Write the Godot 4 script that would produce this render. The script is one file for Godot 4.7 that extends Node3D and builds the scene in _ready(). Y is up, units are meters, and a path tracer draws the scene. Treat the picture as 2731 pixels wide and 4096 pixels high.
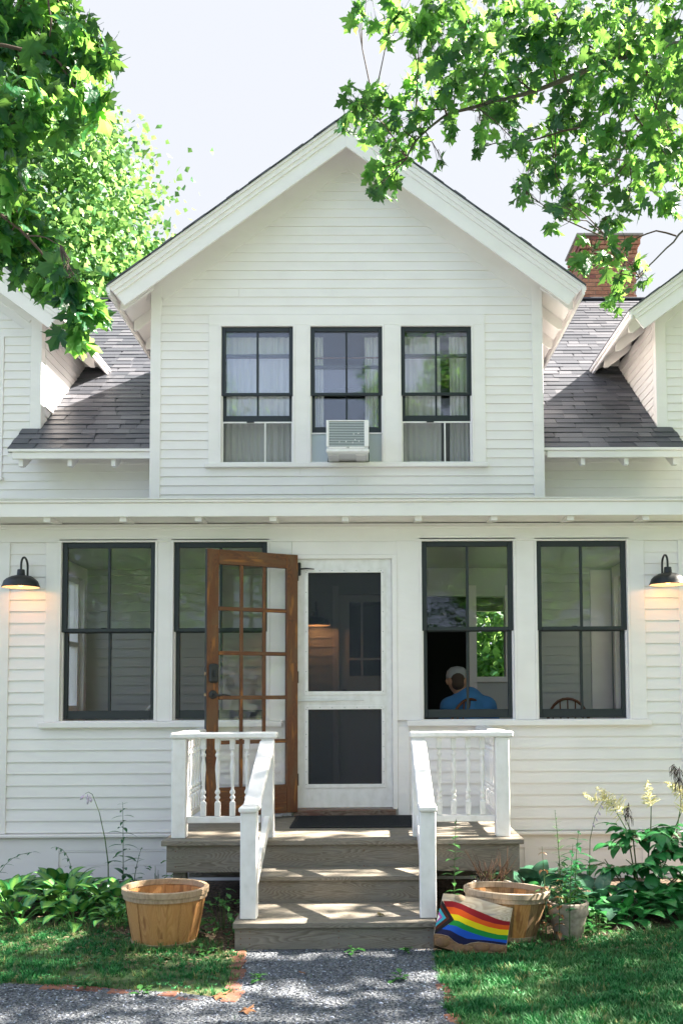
extends Node3D

const EXPOSURE := 8.2
const UPPER := -2.2        # front of the upper wall; the porch wall stands at z = 0
const WING := -2.75        # the wings' walls stand further back
const SLOPE := 0.745       # rise of the main roof
const EAVE_Y := 4.265
const EAVE_Z := -2.25
var rng := RandomNumberGenerator.new()
var M := {}
var used := {}
var house: Node3D


# ---------------------------------------------------------------- geometry
class Geo:
	var v := PackedVector3Array()
	var n := PackedVector3Array()
	var u := PackedVector2Array()
	var c := PackedColorArray()
	var idx := PackedInt32Array()
	var col := Color.WHITE
	var colored := false
	var t := Transform3D()
	var off := Vector2.ZERO

	func vert(p: Vector3, nn: Vector3, uv: Vector2) -> int:
		v.append(t * p)
		n.append((t.basis * nn).normalized())
		u.append(uv + off)
		c.append(col)
		return v.size() - 1

	func quad(a: Vector3, b: Vector3, d: Vector3, e: Vector3, ua := Vector2.ZERO, ub := Vector2.RIGHT, ud := Vector2.ONE, ue := Vector2.DOWN) -> void:
		# corners run counter-clockwise as seen from the front
		var nn := (b - a).cross(e - a)
		if nn.length_squared() < 1e-16:
			nn = (d - b).cross(e - b)
		nn = nn.normalized()
		var k := vert(a, nn, ua)
		vert(b, nn, ub)
		vert(d, nn, ud)
		vert(e, nn, ue)
		idx.append_array(PackedInt32Array([k, k + 2, k + 1, k, k + 3, k + 2]))

	func tri(a: Vector3, b: Vector3, d: Vector3, ua := Vector2.ZERO, ub := Vector2.ZERO, ud := Vector2.ZERO) -> void:
		var nn := (b - a).cross(d - a).normalized()
		var k := vert(a, nn, ua)
		vert(b, nn, ub)
		vert(d, nn, ud)
		idx.append_array(PackedInt32Array([k, k + 2, k + 1]))

	func hexa(p: Array) -> void:
		# eight corners: four at the back (counter-clockwise from the front), four in front
		var long := 0
		var size := Vector3((p[1] - p[0]).length(), (p[3] - p[0]).length(), (p[4] - p[0]).length())
		if size.y > size.x and size.y >= size.z:
			long = 1
		elif size.z > size.x and size.z > size.y:
			long = 2
		for f in [[4, 5, 6, 7, 0, 1], [1, 0, 3, 2, 0, 1], [5, 1, 2, 6, 2, 1], [0, 4, 7, 3, 2, 1], [7, 6, 2, 3, 0, 2], [0, 1, 5, 4, 0, 2]]:
			var a: Vector3 = p[f[0]]
			var b: Vector3 = p[f[1]]
			var d: Vector3 = p[f[2]]
			var e: Vector3 = p[f[3]]
			var w := (b - a).length()
			var h := (e - a).length()
			if f[4] == long or (f[5] != long and w >= h):
				quad(a, b, d, e, Vector2(0, 0), Vector2(w, 0), Vector2(w, h), Vector2(0, h))
			else:
				quad(a, b, d, e, Vector2(0, 0), Vector2(0, w), Vector2(h, w), Vector2(h, 0))

	func box(lo: Vector3, hi: Vector3) -> void:
		hexa([lo, Vector3(hi.x, lo.y, lo.z), Vector3(hi.x, hi.y, lo.z), Vector3(lo.x, hi.y, lo.z), Vector3(lo.x, lo.y, hi.z), Vector3(hi.x, lo.y, hi.z), hi, Vector3(lo.x, hi.y, hi.z)])

	func facing(a: Vector3, b: Vector3, d: Vector3, e: Vector3, out: Vector3, uv: Array) -> void:
		if (b - a).cross(d - a).dot(out) > 0.0:
			quad(a, b, d, e, uv[0], uv[1], uv[2], uv[3])
		else:
			quad(a, e, d, b, uv[0], uv[3], uv[2], uv[1])

	func rbox(lo: Vector3, hi: Vector3, b: float) -> void:
		# a box with chamfered edges
		var size := hi - lo
		var long := size.max_axis_index()
		var mid := (lo + hi) * 0.5
		for ax in 3:
			var e := (ax + 1) % 3
			var f := (ax + 2) % 3
			for s in 2:
				var ps := []
				var uv := []
				for q in [[0, 0], [1, 0], [1, 1], [0, 1]]:
					var p := Vector3.ZERO
					p[ax] = hi[ax] if s else lo[ax]
					p[e] = hi[e] - b if q[0] else lo[e] + b
					p[f] = hi[f] - b if q[1] else lo[f] + b
					ps.append(p)
					uv.append(Vector2(p[e], p[f]) if e == long or ax == long else Vector2(p[f], p[e]))
				var out := Vector3.ZERO
				out[ax] = 1.0 if s else -1.0
				facing(ps[0], ps[1], ps[2], ps[3], out, uv)
				for s2 in 2:      # the edge between this face and the next axis' face
					var a1 := Vector3.ZERO
					a1[ax] = hi[ax] if s else lo[ax]
					a1[e] = hi[e] - b if s2 else lo[e] + b
					var b1 := Vector3.ZERO
					b1[ax] = hi[ax] - b if s else lo[ax] + b
					b1[e] = hi[e] if s2 else lo[e]
					var a2 := a1
					var b2 := b1
					a1[f] = lo[f] + b
					b1[f] = lo[f] + b
					a2[f] = hi[f] - b
					b2[f] = hi[f] - b
					facing(a1, a2, b2, b1, (a1 + b2) * 0.5 - mid, [Vector2(a1[long], 0), Vector2(a2[long], 0), Vector2(b2[long], b), Vector2(b1[long], b)])
		for sx in 2:
			for sy in 2:
				for sz in 2:
					var cn := Vector3(hi.x if sx else lo.x, hi.y if sy else lo.y, hi.z if sz else lo.z)
					var inn := Vector3(hi.x - b if sx else lo.x + b, hi.y - b if sy else lo.y + b, hi.z - b if sz else lo.z + b)
					var pa := Vector3(cn.x, inn.y, inn.z)
					var pb := Vector3(inn.x, cn.y, inn.z)
					var pc := Vector3(inn.x, inn.y, cn.z)
					if (pb - pa).cross(pc - pa).dot(cn - mid) > 0.0:
						tri(pa, pb, pc)
					else:
						tri(pa, pc, pb)

	func beam(a: Vector3, b: Vector3, w: float, h: float, bev := 0.0) -> void:
		var keep := t
		var z := (b - a).normalized()
		var x := (Vector3.UP if absf(z.y) < 0.98 else Vector3.BACK).cross(z).normalized()
		t = t * Transform3D(Basis(x, z.cross(x), z), a)
		if bev > 0.0:
			rbox(Vector3(-w / 2, -h / 2, 0), Vector3(w / 2, h / 2, (b - a).length()), bev)
		else:
			box(Vector3(-w / 2, -h / 2, 0), Vector3(w / 2, h / 2, (b - a).length()))
		t = keep

	func tube(pts: Array, rad: Array, sides := 6, cap := true) -> void:
		var first := v.size()
		var side := Vector3.ZERO
		var along := 0.0
		var k := pts.size()
		for i in k:
			var d: Vector3 = (pts[mini(i + 1, k - 1)] - pts[maxi(i - 1, 0)]).normalized()
			if i == 0:
				side = d.cross(Vector3.UP if absf(d.y) < 0.9 else Vector3.RIGHT).normalized()
			else:
				side = (side - d * side.dot(d)).normalized()
				along += (pts[i] - pts[i - 1]).length()
			var up := d.cross(side)
			var r: float = rad[i] if rad.size() > i else rad[rad.size() - 1]
			for s in sides + 1:
				var ang := TAU * s / sides
				var nn := side * cos(ang) + up * sin(ang)
				vert(pts[i] + nn * r, nn, Vector2(along, float(s) / sides * TAU * r))
		for i in k - 1:
			for s in sides:
				var a := first + i * (sides + 1) + s
				var b := a + sides + 1
				idx.append_array(PackedInt32Array([a, b, a + 1, a + 1, b, b + 1]))
		if cap:
			for e in [0, k - 1]:
				var d: Vector3 = (pts[e] - pts[1 if e == 0 else k - 2]).normalized()
				var m := vert(pts[e], d, Vector2.ZERO)
				var base: int = first + e * (sides + 1)
				var ring := []
				for s in sides + 1:
					v.append(v[base + s])
					n.append((t.basis * d).normalized())
					u.append(u[base + s])
					c.append(col)
					ring.append(v.size() - 1)
				for s in sides:
					if e == 0:
						idx.append_array(PackedInt32Array([m, ring[s], ring[s + 1]]))
					else:
						idx.append_array(PackedInt32Array([m, ring[s + 1], ring[s]]))

	func lathe(prof: Array, segs := 24, from := 0.0, to := TAU, smooth := true) -> void:
		# prof: (radius, height) from the bottom up, outside seen to the right
		for i in prof.size() - 1:
			var p: Vector2 = prof[i]
			var q: Vector2 = prof[i + 1]
			var d := q - p
			var np := Vector2(d.y, -d.x).normalized()
			var n0 := np
			var n1 := np
			if smooth:
				if i > 0:
					var d0: Vector2 = p - prof[i - 1]
					var m0 := Vector2(d0.y, -d0.x).normalized()
					if m0.dot(np) > 0.6:
						n0 = (m0 + np).normalized()
				if i + 2 < prof.size():
					var d1: Vector2 = prof[i + 2] - q
					var m1 := Vector2(d1.y, -d1.x).normalized()
					if m1.dot(np) > 0.6:
						n1 = (m1 + np).normalized()
			var first := v.size()
			for s in segs + 1:
				var a := from + (to - from) * s / segs
				var ca := cos(a)
				var sa := sin(a)
				vert(Vector3(p.x * ca, p.y, p.x * sa), Vector3(n0.x * ca, n0.y, n0.x * sa), Vector2(p.y, a * 0.2))
				vert(Vector3(q.x * ca, q.y, q.x * sa), Vector3(n1.x * ca, n1.y, n1.x * sa), Vector2(q.y, a * 0.2))
			for s in segs:
				var k := first + s * 2
				idx.append_array(PackedInt32Array([k, k + 2, k + 1, k + 1, k + 2, k + 3]))

	func prism(poly: PackedVector2Array, z0: float, z1: float) -> void:
		var pts := poly
		if Geometry2D.is_polygon_clockwise(pts):
			pts = poly.duplicate()
			pts.reverse()
		var tr := Geometry2D.triangulate_polygon(pts)
		for i in range(0, tr.size(), 3):
			var a := pts[tr[i]]
			var b := pts[tr[i + 1]]
			var d := pts[tr[i + 2]]
			if (b - a).cross(d - a) < 0:
				var keep := b
				b = d
				d = keep
			tri(Vector3(a.x, a.y, z1), Vector3(b.x, b.y, z1), Vector3(d.x, d.y, z1), a, b, d)
			tri(Vector3(a.x, a.y, z0), Vector3(d.x, d.y, z0), Vector3(b.x, b.y, z0), a, d, b)
		for i in pts.size():
			var a := pts[i]
			var b := pts[(i + 1) % pts.size()]
			var l := (b - a).length()
			quad(Vector3(a.x, a.y, z0), Vector3(b.x, b.y, z0), Vector3(b.x, b.y, z1), Vector3(a.x, a.y, z1), Vector2(0, z0), Vector2(l, z0), Vector2(l, z1), Vector2(0, z1))

	func mesh() -> ArrayMesh:
		var arr := []
		arr.resize(Mesh.ARRAY_MAX)
		arr[Mesh.ARRAY_VERTEX] = v
		arr[Mesh.ARRAY_NORMAL] = n
		arr[Mesh.ARRAY_TEX_UV] = u
		if colored:
			arr[Mesh.ARRAY_COLOR] = c
		arr[Mesh.ARRAY_INDEX] = idx
		var m := ArrayMesh.new()
		m.add_surface_from_arrays(Mesh.PRIMITIVE_TRIANGLES, arr)
		return m


func geo(off := true) -> Geo:
	var g := Geo.new()
	if off:
		g.off = Vector2(rng.randf() * 7.0, rng.randf() * 3.0)
	return g


func boxes(list: Array) -> ArrayMesh:      # [lo, hi, lo, hi ...] joined into one piece
	var g := geo()
	for i in range(0, list.size(), 2):
		g.box(list[i], list[i + 1])
	return g.mesh()


func box(lo: Vector3, hi: Vector3, bev := 0.0) -> ArrayMesh:
	var g := geo()
	if bev > 0.0:
		g.rbox(lo, hi, bev)
	else:
		g.box(lo, hi)
	return g.mesh()


# ---------------------------------------------------------------- objects
func put(parent: Node, node: Node3D, called: String) -> Node3D:
	var key := "%d/%s" % [parent.get_instance_id(), called]
	var k: int = used.get(key, 0)
	used[key] = k + 1
	node.name = called if k == 0 else "%s_%03d" % [called, k]
	parent.add_child(node)
	return node


func part(parent: Node, called: String, mesh: Mesh, mat: Material, at := Transform3D()) -> MeshInstance3D:
	var o := MeshInstance3D.new()
	o.mesh = mesh
	o.material_override = mat
	o.transform = at
	put(parent, o, called)
	return o


func tag(o: Node, label: String, category := "", group := "", kind := "") -> void:
	if label:
		o.set_meta("label", label)
	if category:
		o.set_meta("category", category)
	if group:
		o.set_meta("group", group)
	if kind:
		o.set_meta("kind", kind)


func thing(called: String, label: String, category: String, at := Vector3.ZERO, group := "") -> Node3D:
	var o := Node3D.new()
	o.position = at
	put(self, o, called)
	tag(o, label, category, group)
	return o


func ground_piece(called: String, mesh: Mesh, mat: Material) -> MeshInstance3D:
	var o := part(self, called, mesh, mat)
	o.set_meta("kind", "structure")
	return o


func scatter(parent: Node, called: String, mesh: Mesh, mat: Material, spots: Array, tints := []) -> MultiMeshInstance3D:
	var mm := MultiMesh.new()
	mm.transform_format = MultiMesh.TRANSFORM_3D
	mm.use_colors = tints.size() > 0
	mm.mesh = mesh
	mm.instance_count = spots.size()
	for i in spots.size():
		mm.set_instance_transform(i, spots[i])
		if tints.size():
			mm.set_instance_color(i, tints[i])
	var o := MultiMeshInstance3D.new()
	o.multimesh = mm
	o.material_override = mat
	put(parent, o, called)
	o.set_meta("kind", "stuff")
	return o


# ---------------------------------------------------------------- materials
func lin(r: float, g: float, b: float) -> Color:
	return Color(r, g, b).linear_to_srgb()


func mat(r: float, g: float, b: float, rough := 0.7, metal := 0.0) -> StandardMaterial3D:
	var m := StandardMaterial3D.new()
	m.albedo_color = lin(r, g, b)
	m.roughness = rough
	m.metallic = metal
	return m


func noise(freq: float, octaves := 4, seed_ := 1, kind := FastNoiseLite.TYPE_SIMPLEX_SMOOTH) -> FastNoiseLite:
	var f := FastNoiseLite.new()
	f.noise_type = kind
	f.seed = seed_
	f.frequency = freq
	f.fractal_octaves = octaves
	return f


func tint_tex(size: int, freq: float, octaves: int, seed_: int, a: Color, b: Color, power := 1.0) -> ImageTexture:
	# a seamless cloud of noise between two linear colours
	var src := noise(freq, octaves, seed_).get_seamless_image(size, size)
	var im := Image.create(size, size, false, Image.FORMAT_RGB8)
	for y in size:
		for x in size:
			var k := pow(src.get_pixel(x, y).r, power)
			im.set_pixel(x, y, a.lerp(b, k).linear_to_srgb())
	return ImageTexture.create_from_image(im)


func bump_tex(size: int, freq: float, octaves: int, seed_: int, strength: float) -> ImageTexture:
	var im := noise(freq, octaves, seed_).get_seamless_image(size, size)
	im.convert(Image.FORMAT_RGBA8)
	im.bump_map_to_normal_map(strength)
	return ImageTexture.create_from_image(im)


func height_tex(size: int, freq: float, octaves: int, seed_: int, kind := FastNoiseLite.TYPE_SIMPLEX_SMOOTH) -> ImageTexture:
	return ImageTexture.create_from_image(noise(freq, octaves, seed_, kind).get_seamless_image(size, size))


func wood_tex(w: int, h: int, span: Vector2, seed_: int, cols: Array, rings: float, patch := 0.0, patch_col := Color.BLACK) -> ImageTexture:
	# growth rings are the contour lines of a long drawn-out hill; u runs along the grain, span in metres
	var hill := noise(1.0, 2, seed_)
	var fine := noise(1.0, 3, seed_ + 5)
	var blot := noise(1.0, 3, seed_ + 9)
	var im := Image.create(w, h, false, Image.FORMAT_RGB8)
	for y in h:
		for x in w:
			var p := Vector2(span.x * x / w, span.y * y / h)
			var k := hill.get_noise_2d(p.x * 1.1, p.y * 7.0) * rings
			var ring := k - floorf(k)
			ring = smoothstep(0.0, 0.75, ring) * (1.0 - smoothstep(0.82, 1.0, ring))
			var s := fine.get_noise_2d(p.x * 6.0, p.y * 260.0) * 0.5 + 0.5
			var e := clampf(0.62 * ring + 0.5 * s - 0.05, 0.0, 1.0)
			var cc: Color = cols[0].lerp(cols[1], e)
			var bl := blot.get_noise_2d(p.x * 2.2 + 40.0, p.y * 9.0)
			cc = cc.lerp(cols[2], clampf(bl * 0.9 + 0.15, 0.0, 0.65))
			if patch > 0.0:
				cc = cc.lerp(patch_col, clampf((blot.get_noise_2d(p.x * 2.6, p.y * 16.0 + 90.0) + patch - 0.5) * 3.0, 0.0, 0.85))
			im.set_pixel(x, y, cc.linear_to_srgb())
	return ImageTexture.create_from_image(im)


func wood_mat(tex: ImageTexture, span: Vector2, rough := 0.75) -> StandardMaterial3D:
	var m := StandardMaterial3D.new()
	m.albedo_texture = tex
	m.uv1_scale = Vector3(1.0 / span.x, 1.0 / span.y, 1)
	m.roughness = rough
	m.heightmap_enabled = true
	m.heightmap_texture = tex
	m.heightmap_scale = 0.12
	return m


func leaf_mat(r: float, g: float, b: float, rough: float, through: float) -> StandardMaterial3D:
	var m := mat(r, g, b, rough)
	m.vertex_color_use_as_albedo = true
	m.backlight_enabled = true
	m.backlight = Color(1, 1, 1) * through
	m.metallic_specular = 0.45
	return m


func make_materials() -> void:
	var white := mat(0.862, 0.822, 0.812, 0.5)
	white.albedo_texture = tint_tex(256, 0.012, 5, 3, Color(0.92, 0.915, 0.905), Color(1, 1, 1), 0.6)
	white.uv1_triplanar = true
	white.uv1_world_triplanar = true
	white.uv1_scale = Vector3(0.45, 0.9, 0.45)
	white.heightmap_enabled = true
	white.heightmap_texture = height_tex(256, 0.05, 4, 8)
	white.heightmap_scale = 0.12
	M.white = white
	M.rail_white = mat(0.84, 0.82, 0.815, 0.42)
	M.rail_white.albedo_texture = tint_tex(256, 0.03, 5, 12, Color(0.80, 0.79, 0.76), Color(1, 1, 1), 0.45)
	M.rail_white.uv1_triplanar = true
	M.rail_white.uv1_world_triplanar = true
	M.rail_white.uv1_scale = Vector3(1.6, 1.1, 1.6)
	M.black = mat(0.012, 0.017, 0.022, 0.38)
	M.iron = mat(0.012, 0.014, 0.016, 0.5)
	M.lamp_inside = mat(0.8, 0.74, 0.66, 0.5)
	var glass := StandardMaterial3D.new()
	glass.transparency = BaseMaterial3D.TRANSPARENCY_ALPHA
	glass.albedo_color = Color(0.02, 0.03, 0.025, 0.02)
	glass.roughness = 0.0
	glass.metallic_specular = 0.5
	glass.normal_enabled = true
	glass.normal_texture = bump_tex(256, 0.011, 2, 21, 6.0)
	glass.normal_scale = 0.11
	glass.uv1_scale = Vector3(1.5, 0.8, 1)
	M.glass = glass
	var flat := StandardMaterial3D.new()
	flat.transparency = BaseMaterial3D.TRANSPARENCY_ALPHA
	flat.albedo_color = Color(0.02, 0.03, 0.025, 0.02)
	flat.roughness = 0.0
	M.reflection_glass = flat  # second glass sheet, added to strengthen the upstairs reflections
	var screen := mat(0.018, 0.024, 0.032, 0.9)
	screen.albedo_color.a = 0.62
	screen.transparency = BaseMaterial3D.TRANSPARENCY_ALPHA
	M.screen = screen
	var insect := mat(0.16, 0.17, 0.18, 0.9)
	insect.albedo_color.a = 0.2
	insect.transparency = BaseMaterial3D.TRANSPARENCY_ALPHA
	M.window_screen = insect
	var grain := height_tex(256, 0.22, 3, 31)
	M.shingle = []
	for tone in [[0.046, 0.050, 0.063], [0.062, 0.066, 0.081], [0.078, 0.081, 0.096], [0.100, 0.102, 0.118], [0.053, 0.057, 0.071]]:
		var s := mat(1, 1, 1, 0.5)
		s.albedo_texture = tint_tex(128, 0.2, 3, 40 + M.shingle.size(), Color(tone[0], tone[1], tone[2]) * 0.72, Color(tone[0], tone[1], tone[2]) * 1.3)
		s.uv1_triplanar = true
		s.uv1_world_triplanar = true
		s.uv1_scale = Vector3(2, 2, 2)
		s.heightmap_enabled = true
		s.heightmap_texture = grain
		s.heightmap_scale = 0.15
		M.shingle.append(s)
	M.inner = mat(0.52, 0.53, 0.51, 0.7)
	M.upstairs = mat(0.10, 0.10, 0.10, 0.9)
	M.dark = mat(0.02, 0.02, 0.022, 0.9)
	M.room = mat(0.42, 0.42, 0.40, 0.9)
	M.room_dark = mat(0.05, 0.05, 0.05, 0.95)  # near-black colour stands in for the dimness of the rooms behind
	var span := Vector2(2.6, 0.65)
	M.deck = []
	for i in 3:
		M.deck.append(wood_mat(wood_tex(640, 192, span, 70 + i * 3, [Color(0.115, 0.095, 0.072), Color(0.265, 0.235, 0.19), Color(0.215, 0.20, 0.175)], 9.0), span, 0.8))
	var bspan := Vector2(1.2, 0.5)
	M.stave = []
	for i in 3:
		M.stave.append(wood_mat(wood_tex(320, 128, bspan, 90 + i * 3, [Color(0.40, 0.175, 0.052), Color(0.56, 0.30, 0.115), Color(0.52, 0.25, 0.08)], 9.0, 0.28, Color(0.27, 0.11, 0.035)), bspan, 0.7))
	M.hoop = wood_mat(wood_tex(320, 96, bspan, 121, [Color(0.30, 0.20, 0.115), Color(0.47, 0.34, 0.22), Color(0.42, 0.31, 0.21)], 7.0), bspan, 0.7)
	M.old_stave = wood_mat(wood_tex(320, 128, bspan, 131, [Color(0.17, 0.10, 0.045), Color(0.36, 0.225, 0.11), Color(0.25, 0.15, 0.07)], 10.0, 0.30, Color(0.13, 0.08, 0.04)), bspan, 0.75)
	M.old_hoop = wood_mat(wood_tex(320, 96, bspan, 135, [Color(0.20, 0.15, 0.10), Color(0.38, 0.30, 0.215), Color(0.33, 0.27, 0.21)], 7.0), bspan, 0.75)
	var dspan := Vector2(2.2, 0.4)
	M.door = []
	for i in 2:
		M.door.append(wood_mat(wood_tex(640, 128, dspan, 140 + i * 4, [Color(0.058, 0.015, 0.005), Color(0.16, 0.048, 0.011), Color(0.13, 0.068, 0.03)], 14.0, 0.26, Color(0.28, 0.105, 0.018)), dspan, 0.42))
	M.threshold = wood_mat(wood_tex(320, 64, bspan, 149, [Color(0.07, 0.035, 0.025), Color(0.22, 0.17, 0.13), Color(0.15, 0.05, 0.035)], 7.0), bspan, 0.8)
	M.slab = wood_mat(wood_tex(320, 128, bspan, 151, [Color(0.30, 0.22, 0.14), Color(0.55, 0.46, 0.34), Color(0.36, 0.33, 0.30)], 9.0, 0.2, Color(0.22, 0.2, 0.19)), bspan, 0.7)
	M.bark = wood_mat(wood_tex(256, 96, bspan, 155, [Color(0.07, 0.035, 0.015), Color(0.22, 0.115, 0.045), Color(0.14, 0.07, 0.03)], 12.0), bspan, 0.7)
	M.mat_rubber = mat(0.010, 0.012, 0.016, 0.9)
	M.mat_rubber.heightmap_enabled = true
	M.mat_rubber.heightmap_texture = height_tex(128, 0.2, 3, 61)
	M.mat_rubber.heightmap_scale = 0.5
	M.mat_rubber.uv1_scale = Vector3(6, 6, 1)
	M.brick = []
	for tone in [[0.40, 0.17, 0.10], [0.44, 0.20, 0.12], [0.46, 0.215, 0.13], [0.28, 0.10, 0.08], [0.20, 0.075, 0.048], [0.23, 0.095, 0.06], [0.15, 0.062, 0.045]]:
		var b := mat(1, 1, 1, 0.9)
		b.albedo_texture = tint_tex(64, 0.12, 4, 160 + M.brick.size(), Color(tone[0], tone[1], tone[2]) * 0.7, Color(tone[0], tone[1], tone[2]) * 1.25)
		b.uv1_triplanar = true
		b.uv1_world_triplanar = true
		b.uv1_scale = Vector3(4, 4, 4)
		M.brick.append(b)
	M.mortar = mat(0.33, 0.29, 0.26, 0.95)
	M.lead = mat(0.33, 0.36, 0.40, 0.45, 0.3)
	M.terracotta = mat(1, 1, 1, 0.9)
	M.terracotta.albedo_texture = tint_tex(128, 0.06, 5, 171, Color(0.20, 0.16, 0.13), Color(0.52, 0.45, 0.38), 0.8)
	M.terracotta.uv1_triplanar = true
	M.terracotta.uv1_scale = Vector3(3, 3, 3)
	M.soil = mat(1, 1, 1, 0.95)
	M.soil.albedo_texture = tint_tex(256, 0.06, 5, 181, Color(0.018, 0.011, 0.007), Color(0.13, 0.085, 0.05))
	M.soil.uv1_scale = Vector3(0.9, 0.9, 1)
	M.soil.heightmap_enabled = true
	M.soil.heightmap_texture = height_tex(256, 0.1, 5, 182)
	M.soil.heightmap_scale = 2.0
	M.turf = mat(1, 1, 1, 0.95)
	M.turf.albedo_texture = tint_tex(256, 0.03, 5, 191, Color(0.010, 0.065, 0.016), Color(0.13, 0.12, 0.055), 1.7)
	M.turf.uv1_scale = Vector3(0.35, 0.35, 1)
	M.gravel = mat(1, 1, 1, 0.9)
	M.gravel.albedo_texture = tint_tex(256, 0.16, 4, 201, Color(0.035, 0.043, 0.055), Color(0.27, 0.285, 0.31), 1.6)
	M.gravel.uv1_scale = Vector3(1.1, 1.1, 1)
	M.gravel.heightmap_enabled = true
	M.gravel.heightmap_texture = height_tex(256, 0.14, 3, 202)
	M.gravel.heightmap_scale = 1.2
	M.stone = mat(1, 1, 1, 0.8)
	M.stone.vertex_color_use_as_albedo = true
	M.maple = []
	var crinkle := bump_tex(128, 0.03, 3, 221, 8.0)
	for q in [[0.004, 0.050, 0.022, 0.20], [0.006, 0.066, 0.026, 0.30], [0.010, 0.085, 0.028, 0.50], [0.025, 0.12, 0.030, 0.75]]:
		var m := mat(q[0], q[1], q[2], 0.42)
		m.metallic_specular = 0.4
		m.normal_enabled = true
		m.normal_texture = crinkle
		m.normal_scale = 0.5
		m.backlight_enabled = true
		m.backlight = lin(0.48 * q[3], 1.0 * q[3], 0.17 * q[3])
		M.maple.append(m)
	M.far_leaf = []
	for q in [[0.012, 0.085, 0.022, 0.20], [0.035, 0.13, 0.03, 0.34], [0.065, 0.18, 0.04, 0.52]]:
		var m := mat(q[0], q[1], q[2], 0.5)
		m.backlight_enabled = true
		m.backlight = lin(0.55 * q[3], 1.0 * q[3], 0.26 * q[3])
		M.far_leaf.append(m)
	M.grass = leaf_mat(1, 1, 1, 0.55, 0.6)
	M.hosta = leaf_mat(1, 1, 1, 0.36, 0.55)
	M.stem = mat(0.06, 0.11, 0.03, 0.6)
	M.brown_stem = mat(0.16, 0.085, 0.045, 0.8)
	M.bark_grey = mat(1, 1, 1, 0.9)
	M.bark_grey.albedo_texture = tint_tex(128, 0.08, 5, 211, Color(0.055, 0.045, 0.038), Color(0.19, 0.165, 0.14))
	M.bark_grey.uv1_scale = Vector3(5, 9, 1)
	M.twig = mat(0.075, 0.05, 0.038, 0.85)
	M.curtain = mat(0.78, 0.78, 0.76, 0.9)
	M.curtain.backlight_enabled = true
	M.curtain.backlight = Color(0.6, 0.6, 0.6)
	M.grey_plastic = mat(0.68, 0.69, 0.68, 0.45)
	M.fin = mat(0.16, 0.185, 0.185, 0.5, 0.3)
	M.accordion = mat(0.62, 0.67, 0.70, 0.5)


# ---------------------------------------------------------------- sky
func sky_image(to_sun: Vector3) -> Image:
	# clear summer air: milky white round the sun and low down, bluer on the far side, brightened there to light the facade
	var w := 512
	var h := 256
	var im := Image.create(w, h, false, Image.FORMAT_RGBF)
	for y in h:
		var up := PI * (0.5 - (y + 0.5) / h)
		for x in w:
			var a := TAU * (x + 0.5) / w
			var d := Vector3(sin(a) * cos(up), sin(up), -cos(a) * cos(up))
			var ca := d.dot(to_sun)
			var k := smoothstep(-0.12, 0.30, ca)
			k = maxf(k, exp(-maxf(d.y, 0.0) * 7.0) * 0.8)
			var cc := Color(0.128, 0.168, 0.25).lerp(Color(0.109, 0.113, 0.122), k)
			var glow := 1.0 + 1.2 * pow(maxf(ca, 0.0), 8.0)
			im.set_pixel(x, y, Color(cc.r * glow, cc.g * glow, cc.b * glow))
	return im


func _ready() -> void:
	rng.seed = 20240611
	# camera: a 35 mm lens at eye height on the gravel, shifted upwards
	var cam := Camera3D.new()
	cam.position = Vector3(0, 1.55, 8.56)
	cam.rotation = Vector3(0.061334, -0.0088896, -0.004943)
	cam.near = 0.1
	cam.far = 400.0
	cam.projection = Camera3D.PROJECTION_FRUSTUM
	cam.size = 0.1 * 2352.0 / 2300.0
	cam.frustum_offset = Vector2(-84.67, 282.22) * 0.1 / 2300.0
	put(self, cam, "camera")
	cam.current = true
	# light: high sun from the right and a little behind the house
	var to_sun := Vector3(1.0, 0.99, -0.20).normalized()
	var sun := DirectionalLight3D.new()
	sun.light_energy = 1.6
	sun.light_color = Color(1.0, 0.96, 0.90)
	sun.light_angular_distance = 0.5
	sun.shadow_enabled = true
	put(self, sun, "sun")
	sun.look_at_from_position(to_sun * 50.0, Vector3.ZERO)
	var env := Environment.new()
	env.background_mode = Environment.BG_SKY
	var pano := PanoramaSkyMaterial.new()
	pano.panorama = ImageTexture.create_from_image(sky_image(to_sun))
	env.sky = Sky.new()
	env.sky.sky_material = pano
	env.tonemap_mode = Environment.TONE_MAPPER_LINEAR
	env.tonemap_exposure = EXPOSURE
	env.sdfgi_enabled = true
	env.ssao_enabled = true
	env.ssil_enabled = true
	var we := WorldEnvironment.new()
	we.environment = env
	add_child(we)
	we.name = "world_environment"
	make_materials()
	build_ground()
	build_house()
	build_stoop()
	build_objects()
	build_plants()
	build_trees()


# ---------------------------------------------------------------- house
func wall_with_openings(x0: float, x1: float, y0: float, y1: float, z0: float, z1: float, holes: Array) -> ArrayMesh:
	# a wall cut into boxes round rectangular holes given as Rect2(x, y, w, h)
	var g := geo()
	var xs := [x0, x1]
	for h in holes:
		xs.append(h.position.x)
		xs.append(h.end.x)
	xs.sort()
	for i in xs.size() - 1:
		if xs[i + 1] - xs[i] < 0.001:
			continue
		var mid: float = (xs[i] + xs[i + 1]) * 0.5
		var y := y0
		var here := holes.filter(func(h): return h.position.x < mid and h.end.x > mid)
		here.sort_custom(func(a, b): return a.position.y < b.position.y)
		for h in here:
			if h.position.y > y:
				g.box(Vector3(xs[i], y, z0), Vector3(xs[i + 1], h.position.y, z1))
			y = h.end.y
		if y < y1:
			g.box(Vector3(xs[i], y, z0), Vector3(xs[i + 1], y1, z1))
	return g.mesh()


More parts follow.
